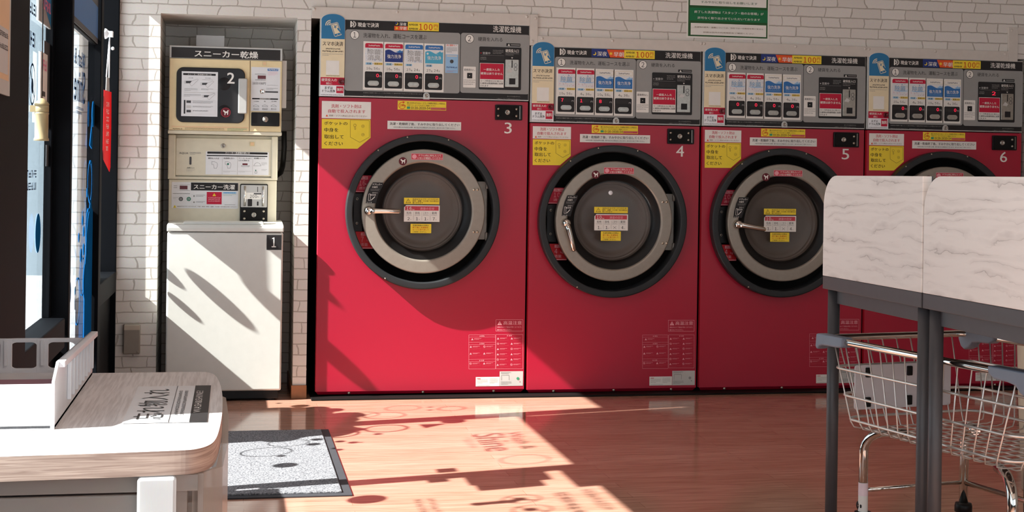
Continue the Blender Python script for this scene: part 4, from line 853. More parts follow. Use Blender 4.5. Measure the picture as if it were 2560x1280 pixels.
    d.warn(q[0]+w2*.14, q[3]-h2*.32, h2*.22, 'pinkwhite', 'crimson', 0, True); d.text('高温注意', q[0]+w2*.27, q[3]-h2*.44, q[2]-w2*.05, q[3]-h2*.11, 'pinkwhite', 0, .02, raw=True); d.text('運転中はドア部品が熱くなります。', q[0]+w2*.05, q[3]-h2*.70, q[2]-w2*.05, q[3]-h2*.58, 'pinkwhite', 0, .01, raw=True); d.text('触れないでください。', q[0]+w2*.05, q[3]-h2*.93, q[0]+w2*.58, q[3]-h2*.80, 'pinkwhite', 0, .01, raw=True)
    d.build('hot_surface_print', root, -.0006)
    for k, a in enumerate(L['caution']):
        d = Decal(mG); d.path([(a[0],a[1]),(a[2],a[1]),(a[2],a[3]),(a[0],a[3])], .0009, 'pinkwhite', 0, True); q = d.corners(*a); w2, h2 = q[2]-q[0], q[3]-q[1]
        heads = ((.0,'警告'),(.22,'警告'),(.71,'注意')) if k == 0 else ((.0,'注意'),)
        for yy, s_ in heads:
            z_ = q[3]-h2*yy; d.warn(q[0]+w2*.42, z_-h2*.038, h2*.018, 'pinkwhite', None, 0, True); d.text(s_, q[0]+w2*.46, z_-h2*.055, q[0]+w2*.58, z_-h2*.02, 'pinkwhite', 0, .02, raw=True)
            if k == 0:
                d.rect(q[0], z_-h2*.068, q[2], z_-h2*.064, 'pinkwhite', 0, raw=True)
                if yy: d.rect(q[0], z_-h2*.004, q[2], z_, 'pinkwhite', 0, raw=True)
        items = [(.08,.08),(.03,.30),(.53,.30),(.03,.50),(.53,.50),(.03,.79),(.53,.79)] if k == 0 else [(.03+.5*(i % 2), .07+.152*(i//2)) for i in range(12)]
        for i, (xx, yy) in enumerate(items):
            x_, z_ = q[0]+w2*xx, q[3]-h2*yy
            if i % 3 == 2: d.ring(x_+w2*.05, z_-h2*.045, h2*.032, h2*.024, 'pinkwhite', 0, 16, True); d.line((x_+w2*.03,z_-h2*.03),(x_+w2*.07,z_-h2*.06),h2*.008,'pinkwhite',0,True)
            else: d.warn(x_+w2*.05, z_-h2*.05, h2*.035, 'pinkwhite', None, 0, True)
            d.bars(x_+w2*.12, z_-h2*.065, x_+w2*.38, z_-h2*.025, 2, 'pinkwhite', 0, .6, .7, i, raw=True)
            d.bars(x_+w2*.0, z_-h2*.145, x_+w2*.44, z_-h2*.085, 3, 'salmon', 0, .45, .6, i+9, raw=True)
        d.build('caution_print', root, -.0006)
    a = L['pl1']; d = Decal(mG); d.rect(*a, 'white', 0); q = d.corners(*a); w2, h2 = q[2]-q[0], q[3]-q[1]
    d.bars(q[0]+w2*.05, q[1]+h2*.25, q[0]+w2*.5, q[1]+h2*.72, 4, 'dgrey', 1, .3, .5, 1, raw=True); d.bars(q[0]+w2*.58, q[1]+h2*.25, q[0]+w2*.93, q[1]+h2*.85, 6, 'dgrey', 1, .35, .6, 2, raw=True); d.rect(q[0]+w2*.05,q[1]+h2*.8,q[0]+w2*.2,q[1]+h2*.86,'salmon',1,raw=True); d.bars(q[0]+w2*.05, q[1]+h2*.06, q[0]+w2*.6, q[1]+h2*.12, 1, 'grey', 1, .9, 1, 3, raw=True)
    d.build('rating_plate', root, -.0006)
    a = L['pl2']; d = Decal(mG); d.rect(*a, 'silver', 0); q = d.corners(*a); w2, h2 = q[2]-q[0], q[3]-q[1]; d.bars(q[0]+w2*.05, q[3]-h2*.20, q[0]+w2*.48, q[3]-h2*.06, 2, 'dgrey', 1, .5, .8, 1, raw=True)
    d.path([(q[0]+w2*.08,q[1]+h2*.40),(q[0]+w2*.08,q[3]-h2*.26),(q[0]+w2*.40,q[3]-h2*.26),(q[0]+w2*.40,q[1]+h2*.40)], .0011, 'dgrey', 1, False, True); d.bars(q[0]+w2*.05, q[1]+h2*.06, q[0]+w2*.5, q[1]+h2*.30, 3, 'dgrey', 1, .4, .7, 3, raw=True); d.disc(q[0]+w2*.78, q[1]+h2*.5, h2*.10, 'mint' if num == 3 else 'grey', 1, 10, raw=True); d.disc(q[0]+w2*.85, q[1]+h2*.3, h2*.05, 'pinkwhite' if num == 3 else 'grey', 1, 8, raw=True)
    d.build('serial_plate', root, -.0006)
    return root

A3, B3 = zoom(780,20,.21875), zoom(780,240,.21875)
L3 = dict(org=0.0, A=A3, B=B3, C=zoom(840,330,460/1369), G=zoom(1140,780,200/1113), door=(.4931,.8771,.3651),
    grey1=(382,243,1685,977), grey2=(1702,283,2477,988), c1=(488,308,52), c2=(1800,352,51), t1=(585,285,1310,362), t2=(1898,330,2175,387), title=(2068,203,2390,287),
    coin=(438,150,515,222), cash=(522,165,765,224), f1=(583,962,1257,990), f2=(583,998,1045,1022), f3=(2230,1002,2380,1022), f4=(2100,1030,2380,1052), plate=(2220,403,2380,442),
    tab=(106,68,140,350,880,378), tabred=(790,1005), smaho=(120,380,355,438), pre1=(108,802,282,842), pre2=(160,848,230,876), mazu=(145,895,235,930), drum=(115,932,262,966), free=(277,895,358,975), rinse=(332,843,36),
    card=(588,380,227,560,229,8.3), cpanel=(1910,440,2385,942), lamp=(1930,515), open=(1950,502,2035,532), cline=(1922,540,2190,546), csm=(2065,480,2185,535), cwin=(1922,552,2190,612), slot_t=(2210,470,2360,512), slot_s=(2210,515,2360,552), tri=(2285,572),
    coinu=(2206,588,2357,908), noref=(1916,628,2188,912), norefy=812, nr1=(1958,688,2145,722), nr2=(1926,733,2176,768), soft=(1728,668,1868,912), tab_lock=(1270,965,1342,1046),
    det=(113,56,672,264), det1=(220,92,566,142), det2=(185,150,610,200), det3=(192,212,628,243), pok=[(112,262),(668,270),(668,478),(520,603),(110,600)],
    pokt=((138,290,404,335),(140,362,300,412),(140,440,362,490),(140,520,352,566)), pocket=[(437,275),(655,282),(655,470),(545,530),(437,470)], key=(490,335), keyr=(.0068,.0056), coins=[(582,345),(582,442)],
    help=(980,53,1533,167), take=(863,282,1703,394), take1=(888,300,1685,348), lock=(2092,98,2398,280), num=(2200,302,2282,430),
    cap=((140,322,268,450),(150,742,280,872)), latch=(128,455,205,742), hinge=(1075,368,1128,800), ring=(.4955,.8795,.293,.2285), hand=(0,0,0,0), rivets=((1016,427),(1042,427),(1014,740),(1040,740)),
    pet=(490,218), petr=.019, chk=(552,160,786,210), lev=[(268,374),(345,376),(342,400),(310,460),(290,530),(216,528),(222,480),(240,420)],
    g1=(503,488,765,538), g2=(503,543,766,668), g3=(551,682,704,752), hot=(555,108,932,266), caution=((178,318,548,792),(555,313,930,790)), pl1=(275,905,602,1030), pl2=(607,826,930,1025))
D4 = zoom(1310,90,460/2560); E4 = zoom(1310,300,460/2560)
L4 = dict(L3); L4.update(org=M4X, A=D4, B=E4, C=zoom(1320,350,440/1374), G=zoom(1560,780,220/1280), door=(1.4166-M4X,.8392,.3679),
    grey1=(430,288,1545,1142), grey2=(1563,328,2452,1167), c1=(520,365,58), c2=(1652,400,58), t1=(635,340,1468,423), t2=(1768,375,2093,438), title=(1966,230,2344,318),
    coin=(497,176,584,266), cash=(598,197,873,264), f1=(443,1132,1220,1166), f2=(443,1176,972,1202), f3=(2150,1178,2322,1202), f4=(1998,1208,2322,1236), plate=(2143,467,2332,510),
    tab=(116,84,170,416,1034,421), tabred=(935,1187), smaho=(125,455,392,517), pre1=(120,952,306,990), pre2=(180,1000,246,1028), mazu=(150,1060,246,1096), drum=(118,1100,282,1140), free=(298,1045,391,1157), rinse=(365,990,38),
    card=(450,438,267,650,265,9.4), cpanel=(1780,506,2332,1102), lamp=(1803,597), open=(1826,580,1928,616), cline=(1792,626,2105,632), csm=(1985,548,2100,618), cwin=(1792,640,2105,712), slot_t=(2130,545,2310,588), slot_s=(2130,595,2305,645), tri=(2220,662),
    coinu=(2126,680,2306,1066), noref=(1786,733,2104,1068), norefy=950, nr1=(1836,800,2050,838), nr2=(1798,848,2092,892), soft=(1562,773,1731,1066), tab_lock=(1235,1135,1319,1227),
    det=(123,86,652,268), det1=(224,103,556,155), det2=(186,163,590,214), det3=(190,222,615,252), pok=[(122,268),(650,276),(650,500),(500,630),(120,626)],
    pokt=((147,295,417,345),(147,372,318,430),(147,452,372,508),(147,538,362,590)), pocket=[(442,286),(635,292),(635,470),(538,522),(442,462)], key=(488,340), keyr=(.0062,.0051), coins=[(572,348),(570,438)],
    help=(943,68,1584,194), take=(779,194,1753,326), take1=(812,215,1730,272), lock=(1991,120,2356,338), num=(2118,358,2224,510),
    cap=((165,372,320,500),(178,812,312,942)), latch=(150,505,235,800), hinge=(1090,420,1142,860), ring=(.4165,.8400,.2905,.2320), rivets=((1034,482),(1064,482),(1034,802),(1064,802)),
    pet=(512,270), petr=.0195, chk=(576,214,808,266), lev=[(292,430),(372,432),(368,456),(336,520),(316,594),(248,590),(254,545),(270,480)],
    g1=(510,521,771,571), g2=(511,577,771,706), g3=(561,712,716,786), hot=(645,118,1020,280), caution=((268,334,640,822),(650,332,1020,812)), pl1=(370,940,695,1065), pl2=(702,856,1028,1062))
def F_(L, x, y): p = at(*L['C'](x, y), 1, -.05); return (p.x - L['org'], p.z)
L3['hand'] = F_(L3, 242, 585) + (0, .147); L4['hand'] = F_(L4, 298, 648) + (0, .140)
CARDS3 = [('crim','pat','除菌\n消臭','16','56','30','0',.64),('crim','navy','強力洗浄','16','56','30','0',.60),('blue','pat','除菌\n消臭','27','24',None,'0',.60),('blue','teal','強力洗浄','27','24',None,'0',.60)]
def cards4(dg, ps): return [('crim','patp','除菌','10','56','30',dg[0],ps),('crim','patp','除菌','4','36','10',dg[1],ps),('plain','blue2','強力洗浄','10','56','30',dg[2],ps),('plain','blue2','強力洗浄','4','36','10',dg[3],ps)]
machine(3, 0, 1.0, 1.7776, 1.4113, .031, L3, dict(cards=CARDS3, lamp='red', caps=('16','7'), kg='16', load=('2','1','1','7'), lever=math.radians(-1)), 'largest and tallest red front-loading washer dryer, numbered 3, leftmost of the row')
machine(4, M4X, MW, 1.6793, 1.3115, .0265, L4, dict(cards=cards4(('7','1','8',''), .25), lamp='grey', caps=('10','4'), kg='10', load=('1','1','x','4'), lever=math.radians(-74)), 'red front-loading washer dryer numbered 4 with its chrome door lever pointing down')
machine(5, M4X+MW+MG, MW, 1.6793, 1.3115, .0265, L4, dict(cards=cards4('0000', .50), lamp='lgrey', caps=('10','4'), kg='10', load=('1','1','x','4'), lever=math.radians(-10)), 'red front-loading washer dryer numbered 5, its door partly hidden by the folding tables')
machine(6, M4X+2*(MW+MG), MW, 1.6793, 1.3115, .0265, L4, dict(cards=cards4('0000', .62), lamp='lgrey', caps=('10','4'), kg='10', load=('1','1','x','4'), lever=math.radians(-10), credit='2'), 'red front-loading washer dryer numbered 6, rightmost, mostly behind the folding tables')
# black plinth that the red machines stand on
o = MB().box((-.02, -.075, 0), (MEND+.01, .9, .009)).build('machine_plinth', m_cavity, bevel=.003); tag(o, 'long low black plinth under the row of red machines', 'plinth')
# ------------------------------------------------------------------ sneaker washer, dispenser and dryer in the alcove
def quad(px0, py0, px1, py1, Y):
    a, b = at(px0, py0, 1, Y), at(px1, py1, 1, Y); return min(a.x,b.x), min(a.z,b.z), max(a.x,b.x), max(a.z,b.z)
def plane_map(zf, Y): return lambda x, y: (lambda p: (p.x, p.z))(at(*zf(x, y), 1, Y))
H5, I5, J5, K5 = zoom(390,80,370/1691), zoom(390,330,370/1754), zoom(400,440,.125), zoom(380,540,420/1075)
H2, H3 = zoom(440,160,.125), zoom(600,80,120/591)
WF = -.05
t = thing('sneaker_washer', 'white sneaker washing machine numbered 1, lowest of the stack in the alcove', 'washing machine')
wx0, wz0, wx1, wz1 = quad(412.5, 980, 708, 581, WF)
MB().box((wx0, WF, wz0), (wx1, .40, wz1-.002)).build('body', m_whitebody, t, bevel=.008, seg=3)
MB().box((wx0+.012, WF+.012, .008), (wx1-.012, .39, wz0+.004)).build('base', m_black, t, bevel=.004)
for fx in (wx0+.05, wx1-.05):
    for fy in (.0, .34): MB().lathe([(.02,0),(.022,.004),(.014,.012),(.014,.03)], (fx, fy, 0), 2, 16).build('foot', m_rubber, t)
lz = at(560, 562, 1, WF).z
b = MB(); b.prism([(WF-.004, wz1+.001), (WF-.006, lz-.012), (WF+.004, lz-.002), (WF+.02, lz), (.20, lz+.012), (.40, lz+.012), (.40, wz1+.001)], wx0-.002, wx1+.002, 0)
lid = b.build('top_cover', m_whitebody, t, bevel=.004, seg=3)
MB().box((wx0+.07, WF+.03, lz), (wx1-.09, .15, lz+.012)).build('lid', m_whitebody, lid, bevel=.003)
d = Decal(plane_map(K5, WF)); d.rect(734,121,828,217,'black',0); d.text('1', 766,137,793,200,'white',1,.02); d.build('machine_number', t, WF-.001)
# console
CF = .18
cx0, cz0, cx1, cz1 = quad(420.5, 557, 692, 451.5, CF)
con = MB().box((cx0, CF, lz+.004), (cx1, .40, cz1)).build('console', m_cream, t, bevel=.004)
mJ = plane_map(J5, CF)
d = Decal(mJ); d.rect(235,118,1560,655,'palegrey',0,.004); d.rect(620,130,1560,298,'black',1); d.text('スニーカー洗濯', 672,165,1498,272,'white',2,.03)
d.rect(396,192,550,268,'led_off',1); d.bars(275,190,345,262,2,'dgrey',1,.35,1,3); d.bars(398,165,600,183,1,'grey',1,.8,1,4); d.bars(398,280,600,298,1,'grey',1,.8,1,4); d.bars(255,342,600,364,1,'dgrey',1,.8,1,5)
for x, c in ((418,'dgrey'),(576,'tealgreen')): p = mJ(x,460); d.disc(*p,.0098,c,1,raw=True); d.ring(*p,.0055,.0035,'lgrey',2,14,True)
d.bars(262,425,365,470,2,'grey',1,.4,.5,6)
for yy in (400,525): p = mJ(680,yy); d.disc(*p,.004,'grey',1,raw=True); d.bars(722,yy-22,900,yy+22,2,'dgrey',1,.45,.8,yy)
d.path([(635,365),(905,365),(905,575),(635,575)], .0006, 'lgrey', 1, True)
d.rect(936,318,1232,566,'crimson',1); d.warn(1085,378,.0085,'yellow','brown',2); d.bars(965,420,1205,530,3,'pinkwhite',2,.6,1,7)
d.rect(1260,318,1525,355,'chipblue',1); d.bars(1290,326,1500,348,1,'blue',2,.9,1,8); d.bars(1262,362,1522,412,2,'mint',1,.3,.7,9); d.bars(1290,570,1505,584,1,'dgrey',1,.8,1,2)
d.warn(295,612,.008,'yellow','brown',1); d.text('当店はセルフサービスのため、汚損・破損・紛失・盗難・その他一切の責任は負いかねます', 345,596,1530,628,'brown',1,.01)
d.build('control_print', con, CF-.0012)
q = (lambda a, b: (a[0], b[1], b[0], a[1]))(mJ(1605,155), mJ(2148,918)); w2, h2 = q[2]-q[0], q[3]-q[1]
cb = MB().prism(rrect(*q,.006), CF-.012, CF+.0, 1).build('coin_box', m_black, con, bevel=.002)
MB().prism(rrect(q[0]+w2*.03,q[1]+h2*.385,q[2]-w2*.03,q[3]-h2*.03,.004), CF-.016, CF-.011, 1).build('coin_plate', m_silver, cb, bevel=.001)
for fx in (.17,.83): MB().cyl((q[0]+w2*fx, CF-.017, q[1]+h2*.42), (q[0]+w2*fx, CF-.017, q[3]-h2*.06), .006, 12).build('side_rail', m_chrome, cb)
d = Decal(mJ); d.rect(1720,330,2030,468,'white',0); d.text('200', 1798,372,1935,440,'black',1,.0); d.text('円', 1940,408,1972,434,'black',1,.0); d.rect(1875,340,2025,368,'dgrey',1)
d.rect(1948,215,1958,318,'black',0); d.rect(1755,458,1840,604,'black',2,.003); d.rect(1940,510,1968,590,'black',2); d.build('price_card', cb, CF-.0165)
MB().prism(rrect(q[0]+w2*.055,q[1]+h2*.03,q[2]-w2*.055,q[1]+h2*.335,.008), CF-.022, CF-.011, 1).build('lock_plate', m_cavity, cb, bevel=.002)
for fx, fz in ((.16,.085),(.16,.28),(.85,.085),(.85,.28)): MB().lathe([(0,-.005),(.004,-.0045),(.006,0)], (q[0]+w2*fx, CF-.022, q[1]+h2*fz), 1, 14).build('bolt', m_brass, cb)
MB().lathe([(0,-.004),(.006,-.004),(.008,-.006),(.0105,-.006),(.012,0)], (q[0]+w2*.5, CF-.022, q[1]+h2*.185), 1, 24).build('key_cylinder', m_metal, cb)

# detergent dispenser
DF = .165
t = thing('detergent_dispenser', 'cream detergent dispenser cabinet between the sneaker washer and the sneaker dryer', 'dispenser')
dx0, dz0, dx1, dz1 = quad(419.5, 450.5, 695, 341, DF)
dz0 += .006
MB().box((dx0, DF+.02, dz0), (dx1, .42, dz1)).box((dx0, DF, dz0), (dx1, DF+.02, dz0+.012)).build('body', m_cream, t, bevel=.003)
for a, b_ in ((dx0, dx0+.034), (dx1-.030, dx1)): MB().box((a, DF-.004, dz0+.004), (b_, DF+.02, dz1)).build('side_pillar', m_cream, t, bevel=.006)
mI = plane_map(I5, DF)
q = (lambda a, b: (a[0], b[1], b[0], a[1]))(mI(235,65), mI(1385,530)); MB().prism(rrect(*q,.006), DF+.004, DF+.022, 1).build('front_door', m_cream, t, bevel=.004)
p = mI(797,163); MB().lathe([(0,0),(.004,0),(.005,-.004),(.010,-.004),(.012,.004)], (p[0], DF+.003, p[1]), 1, 24).build('key_lock', m_metal, t)
d = Decal(mI); d.text('AQUA', 275,238,382,266,'dgrey',0,.0); d.text('DISPENSER', 402,238,535,256,'grey',0,.01); d.bars(405,260,460,270,1,'grey',0,.8,1,2); d.rect(396,292,420,388,'dgrey',0,.004); d.text('洗剤入口', 365,415,452,432,'dgrey',0,.01); d.bars(358,436,460,474,3,'grey',0,.35,.7,2)
d.rect(1112,118,1168,168,'beige',0); d.rect(1120,124,1158,160,'peach',1)
d.rect(590,228,1335,512,'palegrey',0,.003); d.rect(608,232,1322,268,'black',1,.002); d.text('スニーカー洗濯機の使い方', 820,236,1112,262,'white',2,.02); d.rect(602,272,1320,296,'black',1)
for k, s_ in enumerate(('硬貨を入れる','洗濯槽を洗う','スニーカーを入れて','追加購入をする')):
    x = 606+181*k; d.text(s_, x+12,302,x+(140 if k != 2 else 165),322,'black',1,.02)
    if k: d.rect(x-4,296,x-2,505,'lgrey',1)
d.text('ふたを閉める', 975,328,1105,348,'black',1,.02)
for x in (690,850): d.path([(x-30,352),(x-30,385),(x-8,385),(x-2,430),(x+28,430),(x+40,385),(x+30,362),(x,352)], .001, 'dgrey', 1, True)
p = mI(854,380); d.disc(*p,.0045,'tealgreen',2,raw=True); p = mI(1182,455); d.disc(*p,.003,'tealgreen',2,raw=True); d.rect(1025,372,1085,392,'maroon',1); d.path([(1010,400),(1110,400),(1100,410),(1020,410)], .001, 'dgrey', 1, True)
d.path([(1158,402),(1175,372),(1200,362),(1228,372),(1245,402)], .001, 'dgrey', 1, True); d.bars(1250,362,1315,402,3,'grey',1,.4,.6,3); d.bars(1250,440,1315,466,2,'grey',1,.4,.8,3); d.bars(796,462,950,482,2,'grey',1,.4,.5,3); d.bars(976,462,1128,482,2,'grey',1,.4,.5,5); d.path([(1170,470),(1172,490),(1195,490),(1198,470)], .001, 'dgrey', 1, True)
d.build('instruction_print', t, DF+.0025)

# sneaker dryer
YF = .10
t = thing('sneaker_dryer', 'yellowed cream sneaker dryer numbered 2, topmost of the stack in the alcove', 'dryer')
mH = plane_map(H5, YF)
q = (lambda a, b: (a[0], b[1], b[0], a[1]))(mH(155,152), mH(1432,1200)); bx0, bz0, bx1, bz1 = q
bz0 = max(bz0, dz1+.002)
MB().box((bx0, YF+.006, bz0), (bx1, .42, bz1)).build('body', m_cream, t, bevel=.004)
MB().box((bx0-.002, YF, bz0), (bx1+.002, YF+.03, bz0+.016)).build('bottom_ledge', m_cream, t, bevel=.003)
z_s = mH(175,295)[1]
MB().box((bx0, YF, z_s), (bx1, YF+.02, bz1+.001)).build('sign_frame', m_silver, t, bevel=.002)
d = Decal(mH); d.rect(178,170,1420,326,'carddark',0); d.text('スニーカー乾燥', 440,205,1168,305,'white',1,.035); d.build('name_sign', t, YF-.001)
x_sp = mH(1073,700)[0]
fp = MB().box((bx0+.003, YF-.004, bz0+.018), (x_sp-.0015, YF+.01, z_s-.002)).build('front_panel', m_yellowed, t, bevel=.002)
cp = MB().box((x_sp+.0015, YF-.002, bz0+.018), (bx1-.002, YF+.01, z_s-.002)).build('control_column', m_yellowed, t, bevel=.002)
a = (lambda a, b: (a[0], b[1], b[0], a[1]))(mH(237,400), mH(1010,1046))
dr = MB().prism(rrect(*a,.032,8), YF-.014, YF-.003, 1).build('door', mat('dark_smoked_door', (38,36,37), .22, spec=.25), t, bevel=.004)
m2 = plane_map(H2, YF)
for cy_ in (400, 950): p = m2(965, cy_); MB().lathe([(0,-.001),(.028,-.001),(.032,.001)], (p[0], YF-.014, p[1]), 1, 32).build('vent_boss', mat('vent_boss_black', (26,24,25), .4, spec=.25), dr)
d = Decal(m2); d.rect(118,148,828,1058,'palegrey',0); d.rect(145,185,797,242,'black',1,.003); d.text('スニーカー乾燥機の使い方', 235,198,712,234,'white',2,.02)
d.text('大人用', 252,270,342,294,'dgrey',1,.01); d.text('子ども用', 585,275,690,300,'dgrey',1,.01); d.bars(530,312,738,332,1,'grey',1,.7,1,3)
for (x, y, s_) in ((168,340,1.0),(492,378,.95),(530,625,.9)):
    d.path([(x,y),(x+28*s_,y),(x+28*s_,y+50*s_),(x,y+50*s_)], .0008, 'grey', 1, True); d.poly([(x+34*s_,y+2),(x+150*s_,y+2),(x+120*s_,y+48*s_),(x+34*s_,y+48*s_)], 'dgrey', 1); d.path([(x+105*s_,y+60*s_),(x+150*s_,y+105*s_),(x+282*s_,y-20*s_),(x+262*s_,y-36*s_),(x+150*s_,y+5)], .001, 'grey', 2, True)
d.bars(170,490,430,556,3,'dgrey',1,.35,.5,3); d.bars(505,495,745,538,2,'dgrey',1,.35,.6,4); d.bars(160,602,500,668,3,'dgrey',1,.35,.35,5); d.rect(160,574,780,577,'lgrey',1)
d.rect(160,722,186,996,'black',1,.002); d.path([(205,725),(785,735),(785,1010),(190,1000)], .0007, 'lgrey', 1, True)
for y in (760,860,948): d.rect(212,y-28,300,y+22,'dgrey' if y != 860 else 'lgrey',1); d.bars(335,y-20,(740 if y < 900 else 640),y+(45 if y == 760 else 25),3 if y == 760 else 1+(y == 860),'dgrey',1,.42,.9,y)
d.text('2', 1024,178,1172,395,'white',1,.03); p = m2(995,972); pet_icon(d, p[0], p[1], .0205, 1, 'salmon'); d.build('door_sticker', dr, YF-.0155)
a = (lambda a, b: (a[0], b[1], b[0], a[1]))(mH(942,532), mH(1038,937)); MB().prism(rrect(*a,.006), YF-.028, YF-.010, 1).build('door_handle', m_silver, dr, bevel=.004)
d = Decal(mH); d.bars(192,1098,300,1116,1,'brown',0,.8,1,3); d.bars(330,1092,780,1128,2,'brown',0,.5,1,4); d.bars(815,1098,1038,1138,3,'mint',0,.5,.8,5); d.rect(178,1086,1055,1088,'peach',0); d.build('maker_print', fp, YF-.0046)
m3 = plane_map(H3, YF)
d = Decal(m3); d.rect(140,430,488,980,'palegrey',0); d.rect(340,452,470,482,'blue',1); d.bars(350,458,462,476,1,'white',2,.9,1,3); d.bars(345,490,465,545,4,'pink',1,.3,.7,3)
d.rect(218,535,318,580,'led_off',1); d.bars(185,514,318,528,1,'dgrey',1,.8,1,4); d.bars(188,584,318,600,1,'dgrey',1,.8,1,4); d.text('20分/100円', 155,614,316,652,'dgrey',1,.0); d.bars(335,652,470,662,1,'grey',1,.8,1,5)
d.bars(325,690,465,720,2,'dgrey',1,.4,.6,6); d.rect(310,728,468,750,'dgrey',1); d.rect(150,812,468,836,'black',1); d.text('乾燥時間の目安', 242,816,374,832,'white',2,.01)
for k, (s_, v_) in enumerate((('大人用運動靴','約30分'),('靴','約40分'),('上靴・運動靴','約15分'))):
    x = 158+108*k; d.text(s_, x+(10 if k != 1 else 30),848,x+(75 if k != 1 else 50),862,'dgrey',1,.01); d.rect(x,878,x+88,880,'lgrey',1); d.path([(x+8,920),(x+10,905),(x+40,898),(x+70,908),(x+74,922)], .001, 'dgrey', 1, True); d.text(v_, x+8,938,x+74,960,'dgrey',1,.01)
d.rect(272,362,330,415,'beige',0); d.rect(282,370,322,408,'peach',1)
d.build('control_print', cp, YF-.0028)
p = m3(268,735); MB().lathe([(0,-.002),(.008,-.002),(.009,-.004),(.0105,-.004),(.011,0)], (p[0], YF-.003, p[1]), 1, 32).box((p[0]-.0012, YF-.007, p[1]-.007), (p[0]+.0012, YF-.004, p[1]+.007)).build('coin_slot', m_chrome, cp)
a = (lambda a, b: (a[0], b[1], b[0], a[1]))(mH(1088,918), mH(1410,1080)); lb = MB().prism(rrect(*a,.005), YF-.016, YF-.001, 1).build('lock_box', m_black, cp, bevel=.003)
p = ((a[0]+a[2])/2, (a[1]+a[3])/2); MB().lathe([(0,-.004),(.005,-.004),(.0065,-.002),(.010,-.002),(.013,0)], (p[0], YF-.016, p[1]), 1, 28).build('key_cylinder', m_metal, lb)
# sheets and hose around the dryer
a = quad(490.5, 117, 561, 90, .30); sh = MB().box((a[0], .298, bz1+.001), (a[2], .300, a[3])).build('paper_card', INK['palegrey']); tag(sh, 'small blank white card standing on top of the sneaker dryer', 'card')
a = quad(703, 270, 717, 152, .12); sh = MB().box((bx1+.001, .118, a[1]), (a[2], .123, a[3])).build('plastic_sign_back', m_trimwhite); tag(sh, 'white plastic sheet sticking out at the right side of the sneaker dryer', 'sheet')
za, zb_ = at(700, 328, 1, .25).z, at(700, 405, 1, .25).z
hx_ = bx1+.017
hs = MB().tube([(hx_, .25, za), (hx_+.002, .25, (za+zb_)/2), (hx_, .27, zb_+.02), (hx_-.002, .33, zb_-.02), (hx_-.006, .44, zb_-.05), (hx_-.03, .475, zb_-.07), (hx_-.10, .48, zb_-.08)], .013, 12).build('exhaust_hose', m_black); tag(hs, 'black hose hanging at the right of the stacked sneaker machines', 'hose')
# socket cover on the wall
a = quad(308.5, 884, 351.5, 809, WY)
t = thing('socket_cover', 'taupe weatherproof socket cover on the brick-papered wall', 'socket', (0, 0, 0))
MB().prism(rrect(*a,.006), WY-.030, WY, 1).build('cover', m_outlet, t, bevel=.006, seg=3)
z_ = a[1]+(a[3]-a[1])*.80
MB().prism([(WY-.0305, z_), (WY-.0325, a[3]-.004), (WY-.006, a[3]+.0005), (WY-.006, z_)], a[0]+.0025, a[2]-.0025, 0).build('top_hood', mat('pale_outlet_hood', (196,186,170), .5), t, bevel=.002)
MB().lathe([(0,-.002),(.004,-.002),(.005,0)], (a[2]-.010, WY-.030, a[1]+.011), 1, 14).build('button', m_outlet, t)
# green notice above the machines
mN = plane_map(zoom(1660,0,340/2560), WY-.002)
d = Decal(mN)
d.rect(455,-1500,1972,760,'white',0); d.rect(482,-1470,1945,728,'dgreen',1); d.rect(510,-1440,1925,150,'white',2); d.rect(503,430,1920,700,'white',2); d.rect(484,140,1945,436,'green',2)
d.text('すみやかに取り出しをお願いします', 695,12,1757,98,'dgreen',3,.008); d.text('終了した洗濯物は「スタッフ・他のお客様」が', 570,195,1872,292,'white',3,.02); d.text('許可なく取り出させていただいております', 630,310,1806,398,'white',3,.02)
d.text('洗濯物の紛失・盗難については、当店では一切責任を負いません', 570,492,1868,566,'brown',3,.01); d.text('詳細は店内の利用規約をご確認ください', 735,592,1690,652,'brown',3,.01)
o = d.build('wall_notice', None, WY-.002); tag(o, 'white and green printed notice on the wall above the red machines', 'notice')
# ------------------------------------------------------------------ doormat
t = thing('doormat', 'grey loop-pile doormat with a dark rubber border on the wood floor', 'mat')
MB().box((-.78, -2.075, .0005), (.010, -.855, .006)).build('rubber_border', m_rubber, t, bevel=.002)
MB().box((-.75, -2.045, .004), (-.022, -.885, .012)).build('carpet_pile', m_carpet, t, bevel=.003)

# ------------------------------------------------------------------ drawer chest with wooden top, tray and label in the foreground
CZ = .65
t = thing('storage_chest', 'translucent plastic drawer chest with a pale wood top in the left foreground', 'chest')
out = [(-.895,-4.697),(-.60,-4.680),(-.452,-4.668),(-.432,-4.660),(-.414,-4.632),(-.405,-4.58),(-.400,-4.45),(-.398,-4.30),(-.400,-4.10),(-.408,-3.95),(-.417,-3.87),(-.432,-3.838),(-.455,-3.832),(-.895,-3.838)]
for _ in range(3):                                            # round the outline off
    o2 = [out[0]]
    for i in range(len(out)-1):
        p, q = Vector(out[i]), Vector(out[i+1])
        o2 += [tuple(p*.75+q*.25), tuple(p*.25+q*.75)]
    out = o2 + [out[-1]]
b = MB(); n = len(out); lo, hi = CZ-.035, CZ
top = b.add([(x,y,hi) for x,y in out], [tuple(range(n))], 0); b.add([(x,y,lo) for x,y in out], [tuple(reversed(range(n)))], 0)
b.add([(x,y,lo) for x,y in out]+[(x,y,hi) for x,y in out], [(i,(i+1)%n,n+(i+1)%n,n+i) for i in range(n)], 1)
b.build('wood_top', [m_counterwood, m_counteredge], t)
